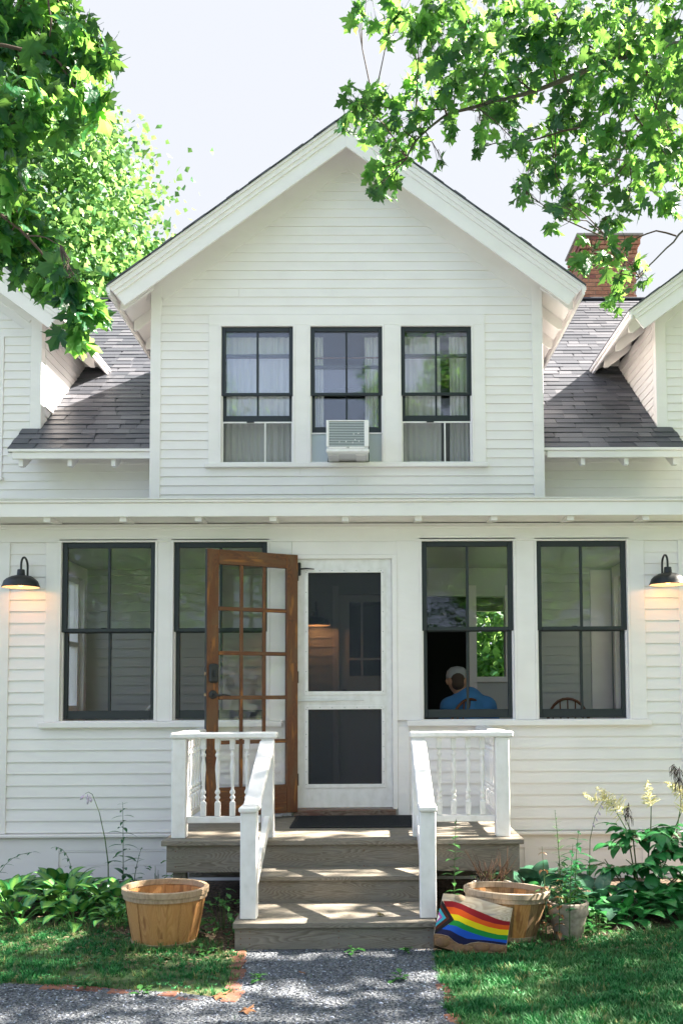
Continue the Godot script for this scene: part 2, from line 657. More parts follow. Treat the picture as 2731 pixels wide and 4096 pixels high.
func clapboard(parent: Node, xl: float, xr: float, y: float, h: float, z: float, slant_l := 0.0, slant_r := 0.0, paint: Material = null) -> void:
	if xr - xl > 2.6 and rng.randf() < 0.75:      # butt joint
		var cut := lerpf(xl, xr, rng.randf_range(0.2, 0.8))
		clapboard(parent, xl, cut - 0.0012, y, h, z, slant_l, 0.0, paint)
		clapboard(parent, cut + 0.0012, xr, y, h, z, 0.0, slant_r, paint)
		return
	# one board: thin at the top, proud at its lower edge; slants move its upper corners
	var g := geo()
	var d := rng.randf_range(-0.0012, 0.0012)
	var b := z + 0.0185 + rng.randf_range(-0.001, 0.001)
	var tp := z + 0.006
	y += d
	g.hexa([Vector3(xl, y, z - 0.004), Vector3(xr, y, z - 0.004), Vector3(xr + slant_r, y + h, z - 0.004), Vector3(xl + slant_l, y + h, z - 0.004),
		Vector3(xl, y, b), Vector3(xr, y, b), Vector3(xr + slant_r, y + h, tp), Vector3(xl + slant_l, y + h, tp)])
	part(parent, "clapboard", g.mesh(), paint if paint else M.white)


func sash(x0: float, x1: float, y0: float, y1: float, z: float, stile: float, top: float, bottom: float) -> ArrayMesh:
	var g := geo()
	var d := 0.035
	for s in [[x0, x0 + stile, y0, y1], [x1 - stile, x1, y0, y1], [x0 + stile, x1 - stile, y1 - top, y1], [x0 + stile, x1 - stile, y0, y0 + bottom]]:
		g.rbox(Vector3(s[0], s[2], z - d), Vector3(s[1], s[3], z), 0.003)
	return g.mesh()


func window(x0: float, x1: float, y0: float, y1: float, z: float, meet: float, low := -1.0, extra_reflection := false) -> MeshInstance3D:
	# double-hung, two panes over two; low lifts the lower sash
	var g := geo()      # white jambs, stops and sill bed
	for s in [[x0 - 0.02, x0 - 0.001], [x1 + 0.001, x1 + 0.02]]:
		g.box(Vector3(s[0], y0, z - 0.12), Vector3(s[1], y1, z + 0.028))
	g.box(Vector3(x0 - 0.02, y1 + 0.001, z - 0.12), Vector3(x1 + 0.02, y1 + 0.02, z + 0.026))
	g.box(Vector3(x0 - 0.02, y0 - 0.02, z - 0.12), Vector3(x1 + 0.02, y0 - 0.001, z + 0.026))
	for s in [[x0, x0 + 0.013], [x1 - 0.013, x1]]:
		g.box(Vector3(s[0] + 0.0005, y0, z - 0.05), Vector3(s[1] - 0.0005, meet - 0.015, z - 0.02))
	var w := part(house, "window", g.mesh(), M.white)
	var bottom := low if low > 0.0 else y0 + 0.012
	part(w, "upper_sash", sash(x0, x1, meet - 0.015, y1, z - 0.008, 0.044, 0.05, 0.032), M.black)
	part(w, "lower_sash", sash(x0 + 0.006, x1 - 0.006, bottom, bottom + (meet - y0), z - 0.052, 0.040, 0.034, 0.072), M.black)
	var mx := (x0 + x1) * 0.5
	part(w, "muntin", box(Vector3(mx - 0.0105, meet + 0.016, z - 0.04), Vector3(mx + 0.0105, y1 - 0.049, z - 0.011), 0.002), M.black)
	part(w, "muntin", box(Vector3(mx - 0.0105, bottom + 0.071, z - 0.084), Vector3(mx + 0.0105, bottom + (meet - y0) - 0.033, z - 0.055), 0.002), M.black)
	for s in [[x0 + 0.043, mx - 0.0095], [mx + 0.0095, x1 - 0.043]]:
		part(w, "pane", box(Vector3(s[0], meet + 0.016, z - 0.028), Vector3(s[1], y1 - 0.049, z - 0.025)), M.glass)
		if extra_reflection:  # extra sheets behind the panes, added to double their reflection
			part(w, "reflection_pane", box(Vector3(s[0], meet + 0.016, z - 0.040), Vector3(s[1], y1 - 0.049, z - 0.037)), M.reflection_glass)
			part(w, "reflection_pane", box(Vector3(s[0], bottom + 0.071, z - 0.085), Vector3(s[1], bottom + (meet - y0) - 0.033, z - 0.082)), M.reflection_glass)
			part(w, "pane", box(Vector3(s[0], bottom + 0.071, z - 0.073), Vector3(s[1], bottom + (meet - y0) - 0.033, z - 0.070)), M.glass)
	var lk := geo()
	lk.rbox(Vector3(mx - 0.05, meet + 0.003, z - 0.075), Vector3(mx - 0.02, meet + 0.016, z - 0.045), 0.004)
	lk.rbox(Vector3(mx - 0.075, meet + 0.016, z - 0.066), Vector3(mx - 0.03, meet + 0.026, z - 0.056), 0.003)
	part(w, "sash_lock", lk.mesh(), M.iron)
	return w


func roof_y(z: float) -> float:
	return EAVE_Y + SLOPE * (EAVE_Z - z)


func gable_roof(mid: float, half: float, eave: float, apex: float, back: float, front: float, wall: float, halves := [-1, 1]) -> void:
	var m := (apex - eave) / half
	var ang := atan(m)
	for s in halves:
		var r := part(house, "gable_roof", null, M.white)
		r.set_meta("label", "left slope of the gable roof" if s < 0 else "right slope of the gable roof")
		var at := func(d: float, up: float) -> Vector2:      # along the slope from the ridge, and square to it
			return Vector2(mid + s * (d * cos(ang) + up * sin(ang)), apex - d * sin(ang) + up * cos(ang))
		var run := half / cos(ang)
		var slab := func(d0: float, d1: float, u0: float, u1: float, z0: float, z1: float) -> ArrayMesh:
			var g := geo()
			g.prism(PackedVector2Array([at.call(d0 - u0 * m, u0), at.call(d1, u0), at.call(d1, u1), at.call(d0 - u1 * m, u1)]), z0, z1)
			return g.mesh()
		r.mesh = slab.call(0.0006, run - 0.012, -0.075, -0.012, back, front - 0.05)
		# shingle courses on top, seen as a stepped dark edge
		var k := 0
		var d := run + 0.012
		while d > 0.05:
			part(r, "shingle_course", slab.call(maxf(d - 0.145, 0.0006), d, -0.0118 + 0.004 * (k % 2), 0.001 + 0.003 * ((k * 7) % 3), back, front + 0.012 + 0.006 * ((k * 5) % 2)), M.shingle[k % 3])
			d -= 0.143
			k += 1
		# stepped rake boards on the front edge
		part(r, "drip_edge", slab.call(0.0006, run + 0.004, -0.036, -0.013, front - 0.05, front), M.white)
		part(r, "crown_moulding", slab.call(0.0006, run - 0.004, -0.085, -0.037, front - 0.05, front - 0.018), M.white)
		part(r, "rake_board", slab.call(0.0006, run - 0.010, -0.125, -0.0855, front - 0.06, front - 0.034), M.white)
		part(r, "rake_board", slab.call(0.0006, run - 0.02, -0.262, -0.1255, front - 0.075, front - 0.052), M.white)
		# frieze on the wall under the soffit
		part(r, "frieze_board", slab.call(0.0006, run - 0.42, -0.30, -0.076, wall - 0.005, wall + 0.021), M.white)
		# eave fascia running back along the lower edge, with rafter tails
		var meet := EAVE_Z - (eave - 0.1 - EAVE_Y) / SLOPE - 0.45
		var e: Vector2 = at.call(run, -0.012)
		var g2 := geo()
		g2.box(Vector3(minf(e.x, e.x - s * 0.026), e.y - 0.10, meet), Vector3(maxf(e.x, e.x - s * 0.026), e.y - 0.004, front - 0.002))
		g2.box(Vector3(minf(e.x + s * 0.016, e.x), e.y - 0.052, meet), Vector3(maxf(e.x + s * 0.016, e.x), e.y - 0.012, front - 0.004))
		part(r, "eave_fascia", g2.mesh(), M.white)
		var z := front - 0.30
		while z > meet + 0.1:
			var lo: Vector2 = at.call(run - 0.035, -0.076)
			var hi: Vector2 = at.call(run - 0.47, -0.076)
			var gg := geo()
			gg.prism(PackedVector2Array([lo, lo + Vector2(0, -0.105), lo + Vector2(-s * 0.05, -0.105), hi + Vector2(0, -0.13), hi]), z - 0.045, z)
			part(r, "rafter_tail", gg.mesh(), M.white)
			z -= 0.61


func build_house() -> void:
	house = thing("farmhouse", "white clapboard farmhouse with black sashes, dark shingle roofs and a glazed front porch", "house")
	build_porch_wall()
	build_upper_walls()
	build_roofs()
	build_doors()
	build_inside()


func build_porch_wall() -> void:
	var holes := [Rect2(-2.63, 1.355, 0.80, 1.53), Rect2(-1.673, 1.355, 0.80, 1.53), Rect2(0.45, 1.352, 0.785, 1.535), Rect2(1.436, 1.35, 0.775, 1.535), Rect2(-0.617, 0.60, 0.809, 2.129)]
	var wall := part(house, "porch_wall", wall_with_openings(-3.16, 2.75, 0.0, 3.04, -0.13, -0.002, holes), M.white)
	# the porch's two ends, each with a window
	for s in [[-3.16, -3.03], [2.62, 2.75]]:
		var g := geo()
		g.box(Vector3(s[0], 0, UPPER), Vector3(s[1], 1.40, -0.131))
		g.box(Vector3(s[0], 2.80, UPPER), Vector3(s[1], 3.04, -0.131))
		g.box(Vector3(s[0], 1.40, -1.25), Vector3(s[1], 2.80, -0.131))
		g.box(Vector3(s[0], 1.40, UPPER), Vector3(s[1], 2.80, -2.02))
		part(house, "porch_end_wall", g.mesh(), M.white)
		var w := geo()
		for yy in [[1.40, 1.47], [2.08, 2.13], [2.74, 2.80]]:
			w.box(Vector3(s[0] + 0.03, yy[0], -2.019), Vector3(s[1] - 0.03, yy[1], -1.251))
		for zz in [[-2.019, -1.97], [-1.645, -1.625], [-1.30, -1.251]]:
			w.box(Vector3(s[0] + 0.031, 1.401, zz[0]), Vector3(s[1] - 0.031, 2.799, zz[1]))
		var ew := part(house, "porch_end_window", w.mesh(), M.white)
		part(ew, "pane", box(Vector3(s[0] + 0.06, 1.47, -1.97), Vector3(s[0] + 0.064, 2.74, -1.30)), M.glass)
		var trim := geo()
		var inx: float = s[1] + 0.001 if s[0] < 0 else s[0] - 0.021
		for q in [[1.30, 1.40, -2.1, -1.17], [2.80, 2.90, -2.1, -1.17], [1.40, 2.80, -2.1, -2.02], [1.40, 2.80, -1.25, -1.17]]:
			trim.box(Vector3(inx, q[0], q[2]), Vector3(inx + 0.02, q[1], q[3]))
		part(ew, "casing", trim.mesh(), M.white)
	# clapboards, row by row from the frieze down
	for k in 25:
		var y := 2.88 - 0.0985 * (k + 1)
		if y < 0.40:
			break
		var low := y < 1.30
		clapboard(wall, -3.07, -0.748 if low else -2.76, y, 0.0985, 0.0)
		clapboard(wall, 0.335 if low else 2.358, 2.655, y, 0.0985, 0.0)
	var pr := 0.024
	for b in [[-3.165, -3.068, 0.41, 2.88], [2.653, 2.755, 0.41, 2.88]]:
		part(house, "corner_board", box(Vector3(b[0], b[2], -0.13), Vector3(b[1], b[3], pr), 0.003), M.white)
	part(house, "frieze_board", box(Vector3(-3.165, 2.8805, -0.001), Vector3(2.755, 3.035, pr + 0.002), 0.003), M.white)
	part(house, "bed_moulding", box(Vector3(-3.165, 2.99, pr + 0.0025), Vector3(2.755, 3.012, pr + 0.018), 0.004), M.white)
	for b in [[-2.762, -2.65, 1.345, 2.88], [-1.81, -1.693, 1.345, 2.88], [-0.853, -0.6605, 1.345, 2.88], [-0.747, -0.6605, 0.545, 1.2945], [0.2355, 0.43, 1.345, 2.88], [0.2355, 0.334, 0.545, 1.2945], [1.255, 1.416, 1.345, 2.88], [2.231, 2.36, 1.345, 2.88]]:
		part(house, "casing", box(Vector3(b[0], b[2], -0.001), Vector3(b[1], b[3], pr), 0.003), M.white)
	part(house, "casing", box(Vector3(-0.6595, 2.765, -0.001), Vector3(0.2355, 2.88, pr), 0.003), M.white)
	for s in [[-2.80, -0.742], [0.314, 2.389]]:
		part(house, "window_sill", box(Vector3(s[0], 1.295, -0.001), Vector3(s[1], 1.344, 0.065), 0.006), M.white)
	window(-2.63, -1.83, 1.355, 2.885, 0.0, 2.125)
	window(-1.673, -0.873, 1.355, 2.885, 0.0, 2.125)
	window(0.45, 1.235, 1.352, 2.887, 0.0, 2.125)
	window(1.436, 2.211, 1.35, 2.885, 0.0, 2.125)
	# water table and panelled skirt below the clapboards
	part(house, "water_table", box(Vector3(-3.17, 0.378, -0.001), Vector3(2.76, 0.405, 0.055), 0.005), M.white)
	for s in [[-3.165, -2.62], [-1.72, -1.60], [1.30, 1.42], [2.30, 2.755]]:
		part(house, "skirt_board", box(Vector3(s[0], 0.0, -0.001), Vector3(s[1], 0.2695, 0.012)), M.white)
	part(house, "skirt_board", box(Vector3(-3.165, 0.27, -0.001), Vector3(2.755, 0.377, 0.012)), M.white)
	part(house, "panel_moulding", box(Vector3(-2.6195, 0.252, -0.001), Vector3(-1.7205, 0.2685, 0.010), 0.003), M.white)
	part(house, "panel_moulding", box(Vector3(1.4205, 0.252, -0.001), Vector3(2.2995, 0.2685, 0.010), 0.003), M.white)
	for k in 2:
		part(house, "skirt_clapboard", box(Vector3(-2.6195, 0.02 + 0.12 * k, -0.001), Vector3(-1.7205, 0.132 + 0.12 * k, 0.004)), M.white)
	# porch roof: fascia, soffit and rafter ends
	var pf := part(house, "porch_roof", null, M.white)
	var rg := geo()
	rg.t = Transform3D(Basis(Vector3(0, 0, -1), Vector3.UP, Vector3.RIGHT), Vector3(-3.42, 0, 0))
	rg.prism(PackedVector2Array([Vector2(-0.352, 3.10), Vector2(2.76, 3.62), Vector2(2.76, 3.69), Vector2(-0.352, 3.15)]), 0.0, 6.42)
	pf.mesh = rg.mesh()
	var rt := geo()
	rt.t = rg.t
	rt.prism(PackedVector2Array([Vector2(-0.30, 3.1615), Vector2(2.19, 3.6015), Vector2(2.19, 3.612), Vector2(-0.30, 3.172)]), 0.0, 6.42)
	part(pf, "roofing", rt.mesh(), M.shingle[3])
	part(pf, "soffit", box(Vector3(-3.42, 3.045, -0.12), Vector3(3.0, 3.06, 0.3515)), M.white)
	part(pf, "fascia", box(Vector3(-3.44, 3.036, 0.352), Vector3(3.02, 3.15, 0.378), 0.003), M.white)
	part(pf, "crown_moulding", box(Vector3(-3.45, 3.151, 0.352), Vector3(3.03, 3.176, 0.398), 0.006), M.white)
	part(pf, "drip_edge", box(Vector3(-3.455, 3.1765, 0.30), Vector3(3.035, 3.184, 0.408)), M.rail_white)
	for x in [-3.27, -2.656, -2.03, -1.41, -0.793, -0.196, 0.408, 1.036, 1.669, 2.296, 2.90]:
		var g := geo()
		g.t = Transform3D(Basis(Vector3(0, 0, -1), Vector3.UP, Vector3.RIGHT), Vector3(x - 0.028, 0, 0))
		g.prism(PackedVector2Array([Vector2(-0.342, 3.002), Vector2(-0.342, 3.0445), Vector2(-0.03, 3.0445), Vector2(-0.03, 3.036), Vector2(-0.27, 3.002)]), 0.0, 0.056)
		part(pf, "rafter_end", g.mesh(), M.white)


func build_upper_walls() -> void:
	var z := UPPER
	var wins := [Rect2(-1.602, 4.09, 0.78, 1.511), Rect2(-0.632, 4.09, 0.785, 1.511), Rect2(0.357, 4.09, 0.77, 1.511)]
	var gable := part(house, "gable_wall", wall_with_openings(-2.36, 1.90, 3.30, 5.85, z - 0.14, z - 0.002, wins), M.white)
	var g := geo()
	g.prism(PackedVector2Array([Vector2(-2.36, 5.8505), Vector2(1.90, 5.8505), Vector2(1.90, 6.02), Vector2(-0.23, 7.59), Vector2(-2.36, 6.02)]), z - 0.14, z - 0.002)
	part(gable, "gable_sheathing", g.mesh(), M.white)
	# clapboards of the big gable, split round the triple window
	var mid := -0.225
	var ex := 0.0995
	for k in range(-24, 15):
		var y := 6.029 + ex * k
		if y < 3.60:
			continue
		var xl := -2.262
		var xr := 1.795
		var sl := 0.0
		var sr := 0.0
		var reach := (7.46 - y) / 0.739          # half width under the sloping soffit
		if mid - reach > xl:
			xl = mid - reach
			sl = ex / 0.739
		if mid + reach < xr:
			xr = mid + reach
			sr = -ex / 0.739
		if xr - xl < 0.3:
			break
		if y > 4.0 and y < 5.70:
			clapboard(gable, xl, -1.738, y, ex, z, sl, 0.0)
			clapboard(gable, 1.273, xr, y, ex, z, 0.0, sr)
		else:
			clapboard(gable, xl, xr, y, ex, z, sl, sr)
	for s in [[-2.372, -2.258], [1.79, 1.908]]:
		part(house, "corner_board", box(Vector3(s[0], 3.30, z - 0.10), Vector3(s[1], 6.04, z + 0.024), 0.003), M.white)
	part(house, "casing", box(Vector3(-1.74, 5.612, z - 0.001), Vector3(1.275, 5.728, z + 0.024), 0.003), M.white)
	for s in [[-1.74, -1.622], [-0.802, -0.652], [0.173, 0.337], [1.147, 1.275]]:
		part(house, "casing", box(Vector3(s[0], 4.079, z - 0.001), Vector3(s[1], 5.6115, z + 0.024), 0.003), M.white)
	part(house, "window_sill", box(Vector3(-1.775, 4.03, z - 0.001), Vector3(1.296, 4.078, z + 0.06), 0.006), M.white)
	for i in 3:
		var r: Rect2 = wins[i]
		window(r.position.x, r.end.x, 4.09, 5.60, z, 4.85, 4.425 if i == 1 else 4.552, true)
	# sliding insect screens under the two raised sashes
	for i in [0, 2]:
		var r: Rect2 = wins[i]
		var x0 := r.position.x + 0.008
		var x1 := r.end.x - 0.008
		var xm := x0 + (x1 - x0) * (0.61 if i == 0 else 0.62)
		var fr := geo()
		for s in [[x0, x1, 4.536, 4.551], [x0, x1, 4.091, 4.106], [x0, x0 + 0.012, 4.106, 4.536], [xm - 0.008, xm + 0.008, 4.106, 4.536], [x1 - 0.012, x1, 4.106, 4.536]]:
			fr.box(Vector3(s[0], s[2], z - 0.046), Vector3(s[1], s[3], z - 0.028))
		var so := part(house, "sliding_screen", fr.mesh(), M.rail_white)
		part(so, "mesh_panel", box(Vector3(x0 + 0.012, 4.106, z - 0.041), Vector3(xm - 0.008, 4.536, z - 0.040)), M.window_screen)
		part(so, "mesh_panel", box(Vector3(xm + 0.008, 4.106, z - 0.044), Vector3(x1 - 0.012, 4.536, z - 0.043)), M.window_screen)
		part(so, "latch", box(Vector3(xm - 0.20, 4.538, z - 0.027), Vector3(xm - 0.12, 4.55, z - 0.02)), M.iron)
	# sides of the big gable
	for x in [[-2.362, -2.342], [1.882, 1.902]]:
		var cg := geo()
		cg.t = Transform3D(Basis(Vector3(0, 0, -1), Vector3.UP, Vector3.RIGHT), Vector3(x[0], 0, 0))
		cg.prism(PackedVector2Array([Vector2(2.302, 3.3), Vector2(2.9, 3.3), Vector2(2.9, 4.70), Vector2(4.5, 5.89), Vector2(4.5, 6.10), Vector2(2.302, 6.10)]), 0.0, x[1] - x[0])
		part(house, "gable_side_wall", cg.mesh(), M.white)
	# low walls under the eaves and the flanking wall dormers, set back from the gable
	z = WING
	var step := 0.0985
	var sides := []
	for poly in [[-8.0, 3.30, -2.363, 3.30, -2.363, 4.60, -3.745, 4.60, -3.745, 5.92, -5.9, 7.4, -8.0, 7.4], [1.903, 3.30, 8.0, 3.30, 8.0, 7.4, 5.4, 7.4, 3.315, 5.90, 3.315, 4.60, 1.903, 4.60]]:
		var sg := geo()
		var pv := PackedVector2Array()
		for i in range(0, poly.size(), 2):
			pv.append(Vector2(poly[i], poly[i + 1]))
		sg.prism(pv, z - 0.14, z - 0.002)
		sides.append(part(house, "wing_wall", sg.mesh(), M.white))
	for k in range(-15, 9):
		var y := 5.197 + step * k
		var xl := -4.165 if y > 4.05 and y < 5.65 else -5.0
		if y < 4.53:
			clapboard(sides[0], xl, -2.366, y, step, z)
			clapboard(sides[1], 1.906, 4.5, y, step, z)
		else:
			var a := minf(0.0, (5.72 - y) / 0.74)
			clapboard(sides[0], xl, -3.86 + a, y, step, z, 0.0, -step / 0.74 if a < 0.0 else 0.0)
			clapboard(sides[1], 3.423 - a, 4.6, y, step, z, step / 0.74 if a < 0.0 else 0.0, 0.0)
	part(house, "casing", box(Vector3(-4.30, 4.062, z - 0.001), Vector3(-4.167, 5.69, z + 0.024), 0.003), M.white)
	part(house, "window_sill", box(Vector3(-4.6, 4.02, z - 0.001), Vector3(-4.15, 4.061, z + 0.06), 0.005), M.white)
	for s in [[-3.862, -3.735], [3.303, 3.425]]:
		part(house, "corner_board", box(Vector3(s[0], 4.50, z - 0.10), Vector3(s[1], 5.93, z + 0.024), 0.003), M.white)
	# sides of the dormers: boards run back and die into the roof
	for s in [-1, 1]:
		var xs := -3.742 if s < 0 else 3.313
		var dg := geo()
		dg.t = Transform3D(Basis(Vector3(0, 0, -1), Vector3.UP, Vector3.RIGHT), Vector3(xs - 0.14 if s < 0 else xs, 0, 0))
		dg.prism(PackedVector2Array([Vector2(-z + 0.14, 4.5), Vector2(4.7, 5.85), Vector2(4.7, 5.93), Vector2(-z + 0.14, 5.93)]), 0.0, 0.14)
		var cheek := part(house, "dormer_cheek", dg.mesh(), M.white)
		for k in range(-7, 7):
			var y := 5.197 + step * k
			var back0 := EAVE_Z - (y - EAVE_Y) / SLOPE - 0.05
			var back1 := back0 - step / SLOPE
			if back0 > z - 0.12:
				continue
			var cg := geo()
			var dir := 1.0 if s < 0 else -1.0
			var o := xs + dir * 0.001
			var lo := xs + dir * 0.019
			var hi := xs + dir * 0.007
			var p := [Vector3(o, y, back0), Vector3(o, y, z - 0.10), Vector3(o, y + step, z - 0.10), Vector3(o, y + step, back1), Vector3(lo, y, back0), Vector3(lo, y, z - 0.10), Vector3(hi, y + step, z - 0.10), Vector3(hi, y + step, back1)]
			if s < 0:
				cg.hexa([p[1], p[0], p[3], p[2], p[5], p[4], p[7], p[6]])
			else:
				cg.hexa(p)
			part(cheek, "clapboard", cg.mesh(), M.white)


func shingle_field(parent: Node, x0: float, x1: float, from_x: Callable, single_rows: int) -> void:
	# laminated shingles laid course by course up the main roof
	var len := sqrt(1.0 + SLOPE * SLOPE)
	var along := Vector3(0, SLOPE, -1.0) / len
	var square := Vector3(0, 1.0, SLOPE) / len
	var rest := []
	for k in 5:
		rest.append(geo())
	for row in 42:
		var base := Vector3(0, EAVE_Y - 0.01, EAVE_Z + 0.01) + along * (0.143 * row)
		var lim: Vector2 = from_x.call(base.z)
		var x := maxf(x0, lim.x)
		var end := minf(x1, lim.y)
		x -= rng.randf() * 0.1
		while x < end:
			var w := rng.randf_range(0.13, 0.36)
			var a := maxf(x, maxf(x0, lim.x))
			var b := minf(x + w, end)
			x += w
			if b - a < 0.03:
				continue
			var lift := 0.006 if rng.randf() < 0.55 else 0.0015
			var tone := rng.randi() % 5
			var slack := rng.randf_range(-0.02, 0.02)
			var g: Geo = geo() if row < single_rows else rest[tone]
			var p0 := base + Vector3(a + 0.0015, 0, 0)
			var p1 := base + Vector3(b - 0.0015, 0, 0)
			var tip := along * 0.165
			var lo := square * 0.002
			var top0 := square * (0.009 + lift)
			var top1 := square * (0.003 + lift * 0.4)
			g.hexa([p0 + lo, p1 + lo, p1 + tip + Vector3(slack, 0, 0), p0 + tip + Vector3(slack, 0, 0), p0 + top0, p1 + top0, p1 + tip + top1 + Vector3(slack, 0, 0), p0 + tip + top1 + Vector3(slack, 0, 0)])
			if row < single_rows:
				part(parent, "shingle", g.mesh(), M.shingle[tone])
	for k in 5:
		var o := part(parent, "upper_shingles", rest[k].mesh(), M.shingle[k])
		o.set_meta("kind", "stuff")


func build_roofs() -> void:
	gable_roof(-0.225, 2.518, 5.885, 7.745, -6.95, -1.75, UPPER)
	gable_roof(-5.89, 2.52, 5.85, 7.71, -6.9, -2.3, WING)
	gable_roof(5.42, 2.52, 5.83, 7.69, -6.9, -2.3, WING)
	for s in [-1, 1]:
		var x0 := -3.93 if s < 0 else 1.904
		var x1 := -2.364 if s < 0 else 3.48
		var g := geo()
		g.t = Transform3D(Basis(Vector3(0, 0, -1), Vector3.UP, Vector3.RIGHT), Vector3(x0, 0, 0))
		g.prism(PackedVector2Array([Vector2(2.255, 4.225), Vector2(7.1, 7.84), Vector2(7.1, 7.872), Vector2(2.255, 4.259)]), 0.0, x1 - x0)
		var r := part(house, "main_roof", g.mesh(), M.shingle[0])
		var sf := geo()
		sf.t = g.t
		sf.prism(PackedVector2Array([Vector2(2.26, 4.18), Vector2(2.87, 4.635), Vector2(2.87, 4.68), Vector2(2.26, 4.224)]), 0.0, x1 - x0)
		part(r, "soffit", sf.mesh(), M.white)
		var wing := geo()
		wing.t = Transform3D(g.t.basis, Vector3(-5.12 if s < 0 else x1 + 0.001, 0, 0))
		wing.prism(PackedVector2Array([Vector2(4.4, 5.82), Vector2(7.1, 7.84), Vector2(7.1, 7.872), Vector2(4.4, 5.857)]), 0.0, 1.189)
		part(r, "roof_deck", wing.mesh(), M.shingle[0])
		r.set_meta("label", "shingled roof slope left of the big gable" if s < 0 else "shingled roof slope right of the big gable")
		var edge := func(z: float) -> Vector2:
			# the dormer stands on the roof above its corner
			if s < 0:
				return Vector2(-3.93 if z > WING + 0.06 else (-3.725 if z > -4.45 else -5.1), 9.0)
			return Vector2(-9.0, 3.48 if z > WING + 0.06 else (3.296 if z > -4.45 else 4.65))
		shingle_field(r, -5.1 if s < 0 else x0, x1 if s < 0 else 4.65, edge, 25)
		part(r, "eave_crown", box(Vector3(x0 + 0.012, 4.227, -2.251), Vector3(x1, 4.258, -2.222), 0.004), M.white)
		part(r, "eave_fascia", box(Vector3(x0 + 0.05, 4.152, -2.275), Vector3(x1, 4.2265, -2.242), 0.004), M.white)
		var ends := geo()
		ends.t = Transform3D(g.t.basis, Vector3(x0 + 0.05 if s < 0 else x1 - 0.075, 0, 0))
		ends.prism(PackedVector2Array([Vector2(2.276, 4.155), Vector2(2.75, 4.45), Vector2(2.75, 4.59), Vector2(2.276, 4.225)]), 0.0, 0.025)
		part(r, "eave_return", ends.mesh(), M.white)
		for x in ([-3.80, -3.267, -2.79] if s < 0 else [2.35, 2.827, 3.367]):
			var tg := geo()
			tg.t = Transform3D(g.t.basis, Vector3(x - 0.022, 0, 0))
			tg.prism(PackedVector2Array([Vector2(2.285, 4.08), Vector2(2.285, 4.195), Vector2(2.80, 4.575), Vector2(2.80, 4.36), Vector2(2.36, 4.08)]), 0.0, 0.045)
			part(r, "rafter_tail", tg.mesh(), M.white)
	# the rest of the shell: wings' roofs, back slope, outer walls, ceilings
	var g := geo()
	var turn := Transform3D(Basis(Vector3(0, 0, -1), Vector3.UP, Vector3.RIGHT), Vector3(0, 0, 0))
	g.t = turn
	g.prism(PackedVector2Array([Vector2(7.1, 7.80), Vector2(12.0, 4.15), Vector2(12.0, 4.22), Vector2(7.1, 7.874)]), -9.0, 9.0)
	for s in [[-9.0, -5.13], [4.70, 9.0]]:
		g.prism(PackedVector2Array([Vector2(4.4, 5.80), Vector2(7.1, 7.81), Vector2(7.1, 7.87), Vector2(4.4, 5.86)]), s[0], s[1])
	g.prism(PackedVector2Array([Vector2(4.6, 5.94), Vector2(7.1, 7.80), Vector2(7.1, 7.868), Vector2(4.6, 6.01)]), -2.362, 1.902)
	part(house, "back_roof", g.mesh(), M.shingle[1])
	part(house, "ridge_cap", box(Vector3(-9, 7.862, -7.18), Vector3(9, 7.895, -7.02), 0.01), M.shingle[2])
	# chimney
	var c0 := Vector3(3.46, 6.2, -8.0)
	var c1 := Vector3(4.33, 8.94, -7.2)
	var ch := part(house, "chimney", box(c0 + Vector3(0.008, 0, 0.008), c1 - Vector3(0.008, 0, 0.008)), M.mortar)
	var rows := 20
	var y := 7.60
	for row in rows:
		var grow := 0.0
		if row >= rows - 4:
			grow = 0.02 * minf(row - (rows - 5), 3.0)
		for f in 2:      # front face, then the left side
			var span := (c1.x - c0.x if f == 0 else c1.z - c0.z) + grow * 2.0
			var x := -grow - (0.105 if row % 2 else 0.0)
			while x < span - grow - 0.02:
				var a := maxf(x, -grow)
				var b := minf(x + 0.2, span - grow)
				x += 0.21
				if b - a < 0.03:
					continue
				var d := 0.004 + rng.randf() * 0.003 + grow
				var mesh: ArrayMesh
				if f == 0:
					mesh = box(Vector3(c0.x + a, y, c1.z - 0.06), Vector3(c0.x + b, y + 0.057, c1.z + d))
				else:
					mesh = box(Vector3(c0.x - d, y, c0.z + a + 0.001), Vector3(c0.x + 0.06, y + 0.057, c0.z + b - 0.001))
				part(ch, "brick", mesh, M.brick[3 if rng.randf() < 0.1 else rng.randi() % 3])
		y += 0.0675
	part(ch, "cap", box(Vector3(c0.x - 0.1, y, c0.z - 0.1), Vector3(c1.x + 0.1, y + 0.03, c1.z + 0.1)), M.mortar)
	part(ch, "flashing", box(Vector3(c0.x - 0.012, 7.2, c1.z + 0.001), Vector3(c1.x + 0.012, 7.68, c1.z + 0.018)), M.lead)
	part(ch, "flashing", box(Vector3(c0.x - 0.018, 7.2, c1.z - 0.3), Vector3(c0.x - 0.0085, 7.80, c1.z + 0.02)), M.lead)


